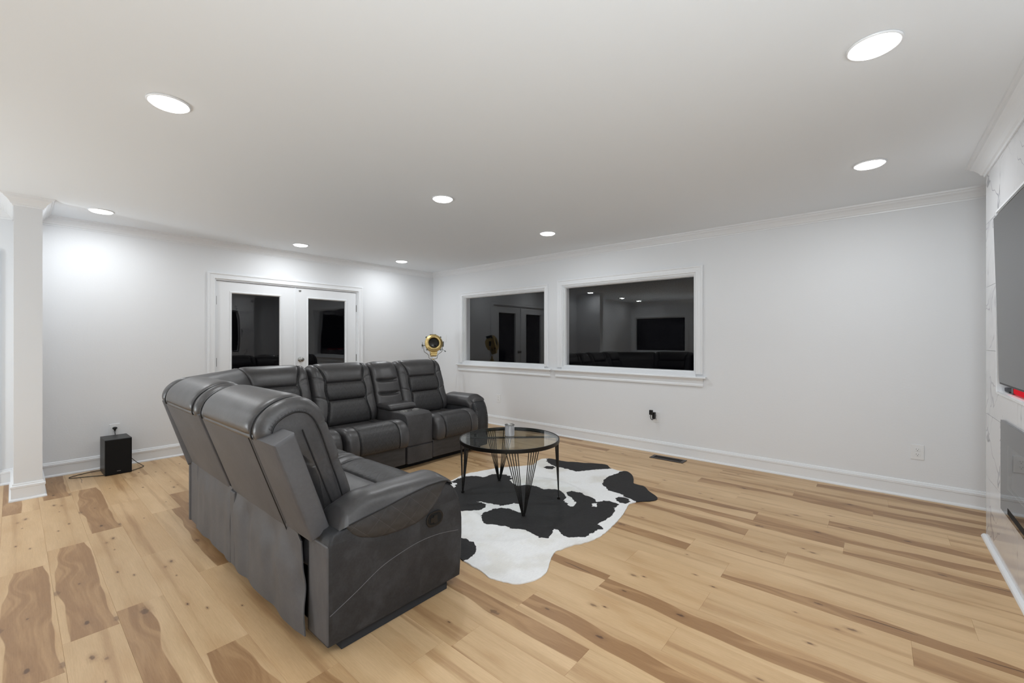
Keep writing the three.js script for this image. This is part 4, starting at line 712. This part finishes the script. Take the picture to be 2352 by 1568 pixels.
// ---------- coffee table ----------
{
  const C = [3.60, 2.13], R = 0.405, TH = 0.488, o = thing('coffee_table', 'round glass coffee table with black hairpin rod legs on cowhide rug', 'coffee table', [C[0], 0.008, C[1]]);
  const Y = TH - 0.008;
  mesh('rim', new THREE.LatheGeometry([[R - 0.014, Y - 0.012], [R - 0.014, Y - 0.026], [R - 0.001, Y - 0.027], [R + 0.001, Y - 0.025], [R + 0.001, Y + 0.001], [R, Y + 0.002], [R - 0.007, Y + 0.002], [R - 0.008, Y + 0.001], [R - 0.008, Y - 0.0085], [R - 0.014, Y - 0.012]].map((p) => new THREE.Vector2(...p)), 96), M.blackMetal, o);
  mesh('glass_top', cyl(R - 0.009, R - 0.009, 0.008, 96).translate(0, Y - 0.004, 0), M.tableGlass, o);
  // flat brace under the glass
  { const a = Math.atan2(-0.69, 0.72), off = [-0.05, -0.055], h = 0.392; const g = box(-h, -0.004, -0.019, h, 0.004, 0.019); g.rotateY(-a); g.translate(off[0], Y - 0.018, off[1]); mesh('brace', g, M.blackMetal, o); }
  for (const [fx, fz] of [[3.255, 2.317], [3.276, 1.897], [3.953, 2.373], [3.93, 1.92]]) {
    const p = [fx - C[0], fz - C[1]], a = Math.atan2(p[1], p[0]), rods = [];
    const foot = [Math.cos(a) * 0.40, Math.sin(a) * 0.40], tan = [-Math.sin(a), Math.cos(a)];
    for (const s of [-1, 1]) for (let i = 0; i < 5; i++) {
      const w = s * (0.042 + i * 0.0205), b = s * (0.003 + i * 0.0022), th = a + Math.asin(w / (R - 0.008));
      rods.push(rod([foot[0] + tan[0] * b, 0.012, foot[1] + tan[1] * b], [Math.cos(th) * (R - 0.008), Y - 0.024, Math.sin(th) * (R - 0.008)], 0.0033, 8));
    }
    const leg = mesh('leg', rods, M.blackMetal, o);
    const ft = cyl(0.012, 0.013, 0.014, 16).translate(foot[0], 0.007, foot[1]); mesh('foot', ft, M.blackMetal, leg);
  }
  const can = thing('tin_can', 'small silver tin can with a dark open top on the glass table', 'can', [3.565, TH + 0.0025, 2.088]);
  const lab = makeTexture(256, 128, (u, v) => { const s = (u > 0.30 && u < 0.56) ? 225 : 165 + 20 * vnoise(u * 30, v * 8, 3); const line = u > 0.62 && u < 0.86 && v > 0.2 && v < 0.8 && Math.sin(v * 70) > 0.3 && vnoise(u * 60, Math.floor(v * 11) * 3.3, 7) > 0.4 ? -60 : 0; return [s + line, s + line, s + line + 3]; }, true);
  mesh('body', new THREE.LatheGeometry([[0.0001, 0.0], [0.036, 0.0], [0.039, 0.003], [0.039, 0.082], [0.038, 0.086]].map((p) => new THREE.Vector2(...p)), 48), std({ name: 'can_label', map: lab, roughness: 0.35, metalness: 0.25 }), can);
  mesh('rim', new THREE.LatheGeometry([[0.038, 0.086], [0.0415, 0.089], [0.0415, 0.092], [0.038, 0.094], [0.036, 0.09], [0.036, 0.07], [0.0001, 0.069]].map((p) => new THREE.Vector2(...p)), 48), M.steel, can);
  mesh('dark_inside', cyl(0.0355, 0.0355, 0.004, 40).translate(0, 0.078, 0), M.hole, can);  // black disc paints the dark inside of the open can
}

// ---------- subwoofer with cord ----------
{
  const o = thing('subwoofer', 'black box subwoofer speaker standing on the floor under the plugged wall outlet', 'speaker', [0.228, 0.001, 4.108], Math.PI / 2 + 0.02);
  const cab = std({ name: 'black_vinyl', color: 0x232425, roughness: 0.42, bumpMap: withRepeat(leatherBump, 2, 2), bumpScale: 0.0004 });
  mesh('cabinet', rbox(-0.097, 0.0, -0.14, 0.097, 0.335, 0.128, 0.003), cab, o);
  const cloth = makeTexture(128, 128, (u, v) => 0.5 + 0.5 * Math.sin(u * 128 * 0.8) * Math.sin(v * 128 * 0.8), false);
  const gr = mesh('grille', rbox(-0.095, 0.003, 0.1285, 0.095, 0.332, 0.142, 0.004), std({ name: 'grille_cloth', color: 0x0a0a0b, roughness: 0.95, bumpMap: withRepeat(cloth, 3, 3), bumpScale: 0.0008 }), o);
  mesh('badge', rbox(-0.014, 0.030, 0.1415, 0.014, 0.0345, 0.1432, 0.0008), M.steel, gr);
  o.updateMatrixWorld(); const inv = o.matrixWorld.clone().invert();
  for (const pts of [[[0.10, 0.14, 4.03], [0.08, 0.12, 4.01], [0.09, 0.09, 3.985], [0.13, 0.04, 3.945], [0.18, 0.006, 3.905], [0.24, 0.006, 3.905], [0.31, 0.006, 3.97], [0.34, 0.006, 4.02]], [[0.11, 0.006, 4.19], [0.10, 0.006, 4.26], [0.135, 0.006, 4.36], [0.185, 0.006, 4.425], [0.225, 0.006, 4.41], [0.27, 0.006, 4.32], [0.335, 0.006, 4.205]]]) mesh('cord', tube(pts, 0.0032, 80, 6).applyMatrix4(inv), M.black, o);
}

// ---------- outlets, switch, plug, adapter, floor vent ----------
const plateGeo = (w, h) => rbox(-w / 2, -h / 2, 0, w / 2, h / 2, 0.006, 0.0025, 3);
function outlet(label, pos, turn) {
  const o = thing('wall_outlet', label, 'outlet', pos, turn, 'white duplex wall outlets');
  mesh('cover_plate', plateGeo(0.080, 0.121), M.plastic, o);
  for (const y of [0.02, -0.02]) {
    const face = extrude(Array.from({ length: 28 }, (_, i) => { const a = i / 28 * 2 * Math.PI; return [0.0172 * Math.cos(a), clamp(0.0172 * Math.sin(a), -0.0138, 0.0138)]; }), 0.003, 0.0006).translate(0, y, 0.0055);
    const r = mesh('receptacle', face, M.plastic, o);
    mesh('slot', [box(-0.0075, y + 0.001, 0.0084, -0.0055, y + 0.009, 0.0088), box(0.0055, y + 0.002, 0.0084, 0.0075, y + 0.008, 0.0088), cyl(0.0025, 0.0025, 0.0004, 12).rotateX(Math.PI / 2).translate(0, y - 0.007, 0.0086)], M.hole, r);
  }
  mesh('screw', cyl(0.003, 0.003, 0.001, 12).rotateX(Math.PI / 2).translate(0, 0, 0.0063), M.plastic, o);
  return o;
}
outlet('white wall outlet low on the window wall close to the marble wall', [6.133, 0.374, 0], 0);
outlet('white wall outlet with a black adapter plugged in, above the floor vent', [3.972, 0.405, 0], 0);
outlet('small white wall outlet below the smaller window beside the sofa arm', [1.545, 0.40, 0], 0);
outlet('white wall outlet with a black plug, above the black speaker', [0, 0.372, 4.093], Math.PI / 2);
{
  const s = thing('light_switch', 'white light switch on the window wall beside the brass searchlight lamp', 'switch', [0.32, 1.307, 0]);
  mesh('cover_plate', plateGeo(0.075, 0.12), M.plastic, s); mesh('rocker', rbox(-0.0165, -0.033, 0.004, 0.0165, 0.033, 0.009, 0.0015), M.plastic, s);
  const p = thing('power_plug', 'black power plug pushed into the outlet above the black speaker', 'plug', [0.0075, 0.392, 4.093], Math.PI / 2);
  mesh('plug_body', [new THREE.SphereGeometry(0.017, 20, 14).scale(1.15, 0.8, 0.9).translate(0, 0.0, 0.014), new THREE.ConeGeometry(0.014, 0.042, 16).rotateX(Math.PI).translate(0, -0.022, 0.016)], M.black, p);
  mesh('cord', tube([[0, -0.04, 0.016], [0.004, -0.09, 0.014], [0.02, -0.16, 0.022], [0.03, -0.2, 0.03]], 0.003, 24, 6), M.black, p);
  const a = thing('power_adapter', 'black power adapter with a short looped cable in the outlet above the floor vent', 'adapter', [3.965, 0.43, 0.0087]);
  mesh('adapter_body', rbox(-0.024, -0.045, 0.0, 0.006, 0.03, 0.04, 0.005), M.black, a);
  mesh('connector', rbox(-0.046, 0.005, 0.044, -0.008, 0.058, 0.07, 0.004), M.black, a);
  mesh('cable', tube([[-0.03, 0.006, 0.058], [-0.034, -0.02, 0.058], [-0.026, -0.045, 0.056], [-0.012, -0.05, 0.05], [-0.006, -0.03, 0.042]], 0.004, 30, 8), M.black, a);
}
{
  const o = thing('floor_vent', 'dark brown metal floor vent set in the planks along the window wall', 'vent', [4.173, 0.0005, 0.183]);
  const bronze = std({ name: 'bronze_metal', color: 0x3a3230, roughness: 0.4, metalness: 0.6 });
  const f = extrude(rect(-0.178, -0.07, 0.178, 0.07), 0.005, 0.0018, [rect(-0.145, -0.038, 0.145, 0.038).reverse()]); f.rotateX(-Math.PI / 2); mesh('frame', f, bronze, o);
  mesh('duct', box(-0.145, 0.0001, -0.038, 0.145, 0.0006, 0.038), M.hole, o);
  for (let i = 0; i < 20; i++) mesh('slat', box(-0.0012, 0, -0.038, 0.0012, 0.004, 0.038).rotateZ(0.5).translate(-0.138 + i * 0.01452, 0.0006, 0), bronze, o);
}

// ---------- brass searchlight lamp on a tripod ----------
{
  const o = thing('searchlight_lamp', 'brass searchlight floor lamp on a tripod in the corner behind the sofa', 'floor lamp', [0.74, 0, 0.60], Math.atan2(5.875 - 0.74, 4.766 - 0.60) + 0.16);
  o.scale.setScalar(0.86);
  const hy = 1.415, tilt = new THREE.Matrix4().makeTranslation(0, hy, 0).multiply(new THREE.Matrix4().makeRotationX(-0.28));
  const T = (g) => g.applyMatrix4(tilt), axial = (pts, n = 48) => T(new THREE.LatheGeometry(pts.map((p) => new THREE.Vector2(...p)), n).rotateX(Math.PI / 2)); // lathe axis to +z
  mesh('drum', axial([[0.0001, -0.13], [0.06, -0.128], [0.105, -0.11], [0.128, -0.08], [0.132, -0.03], [0.132, 0.05], [0.138, 0.055]]), M.brass, o);
  const ring = mesh('lens_ring', axial([[0.132, 0.05], [0.15, 0.052], [0.156, 0.06], [0.156, 0.082], [0.148, 0.09], [0.134, 0.092], [0.128, 0.1], [0.116, 0.108], [0.1, 0.106], [0.092, 0.098], [0.092, 0.08]]), M.brass, o);
  mesh('groove', axial([[0.131, 0.0925], [0.126, 0.094], [0.126, 0.0985], [0.129, 0.0985]]), M.darkBrass, ring);
  mesh('lens', T(new THREE.SphereGeometry(0.2, 40, 12, 0, 2 * Math.PI, 0, 0.48).rotateX(Math.PI / 2).translate(0, 0, -0.096)), M.lensGlass, o);
  mesh('reflector', axial([[0.0001, -0.06], [0.04, -0.045], [0.075, 0.0], [0.09, 0.06], [0.091, 0.085]]), std({ name: 'dull_reflector', color: 0x4a4744, roughness: 0.18, metalness: 1 }), o);
  mesh('top_vent', [T(rbox(-0.045, 0.125, -0.075, 0.045, 0.168, 0.035, 0.012, 3)), T(rbox(-0.055, 0.16, -0.085, 0.055, 0.172, 0.045, 0.005))], M.darkBrass, o);
  mesh('gear_box', [T(rbox(-0.06, -0.185, -0.06, 0.06, -0.12, 0.055, 0.006)), T(rbox(-0.052, -0.215, -0.052, 0.052, -0.183, 0.045, 0.004))], M.brass, o);
  for (const a of [0.72, 2.42, 3.9, 5.5]) mesh('catch', T(new THREE.BoxGeometry(0.024, 0.034, 0.02).translate(0, 0.162, 0.06).rotateZ(a - Math.PI / 2)), M.darkBrass, o);
  mesh('yoke', [tube([[-0.165, hy - 0.02, 0], [-0.163, hy - 0.10, 0], [-0.15, hy - 0.135, 0], [-0.09, hy - 0.18, 0], [-0.075, hy - 0.21, 0], [-0.07, hy - 0.245, 0], [-0.04, hy - 0.26, 0], [0.04, hy - 0.26, 0], [0.07, hy - 0.245, 0], [0.075, hy - 0.21, 0], [0.09, hy - 0.18, 0], [0.15, hy - 0.135, 0], [0.163, hy - 0.10, 0], [0.165, hy - 0.02, 0]], 0.0055, 90, 8), rod([-0.185, hy - 0.02, 0], [-0.128, hy - 0.02, 0], 0.007), rod([0.128, hy - 0.02, 0], [0.185, hy - 0.02, 0], 0.007)], M.steel, o);
  mesh('knob', [rod([-0.2, hy - 0.02, 0], [-0.178, hy - 0.02, 0], 0.02, 16), rod([-0.19, hy - 0.075, 0], [-0.19, hy + 0.035, 0], 0.004)], M.darkBrass, o);
  mesh('side_plate', rbox(0.172, hy - 0.045, -0.02, 0.186, hy + 0.05, 0.02, 0.004), M.darkBrass, o);
  mesh('lever', [rod([0.14, hy - 0.075, 0.02], [0.205, hy - 0.125, 0.05], 0.0035), rod([0.196, hy - 0.118, 0.046], [0.214, hy - 0.132, 0.054], 0.009, 12)], M.darkBrass, o);
  mesh('swivel', [rod([0, hy - 0.33, 0], [0, hy - 0.255, 0], 0.018, 20), cyl(0.035, 0.045, 0.05, 24).translate(0, hy - 0.34, 0)], M.brass, o);
  for (let i = 0; i < 3; i++) { const a = i * 2 * Math.PI / 3 + 0.5, t = [Math.cos(a), Math.sin(a)], y0 = hy - 0.35; const leg = mesh('leg', rod([t[0] * 0.03, y0, t[1] * 0.03], [t[0] * 0.16, 0.45, t[1] * 0.16], 0.014, 14), M.brass, o); mesh('lower_leg', rod([t[0] * 0.15, 0.49, t[1] * 0.15], [t[0] * 0.28, 0.004, t[1] * 0.28], 0.011, 14), M.darkBrass, leg); mesh('collar', rod([t[0] * 0.142, 0.515, t[1] * 0.142], [t[0] * 0.163, 0.44, t[1] * 0.163], 0.019, 16), M.darkBrass, leg); }
}

renderer.render(scene, camera);
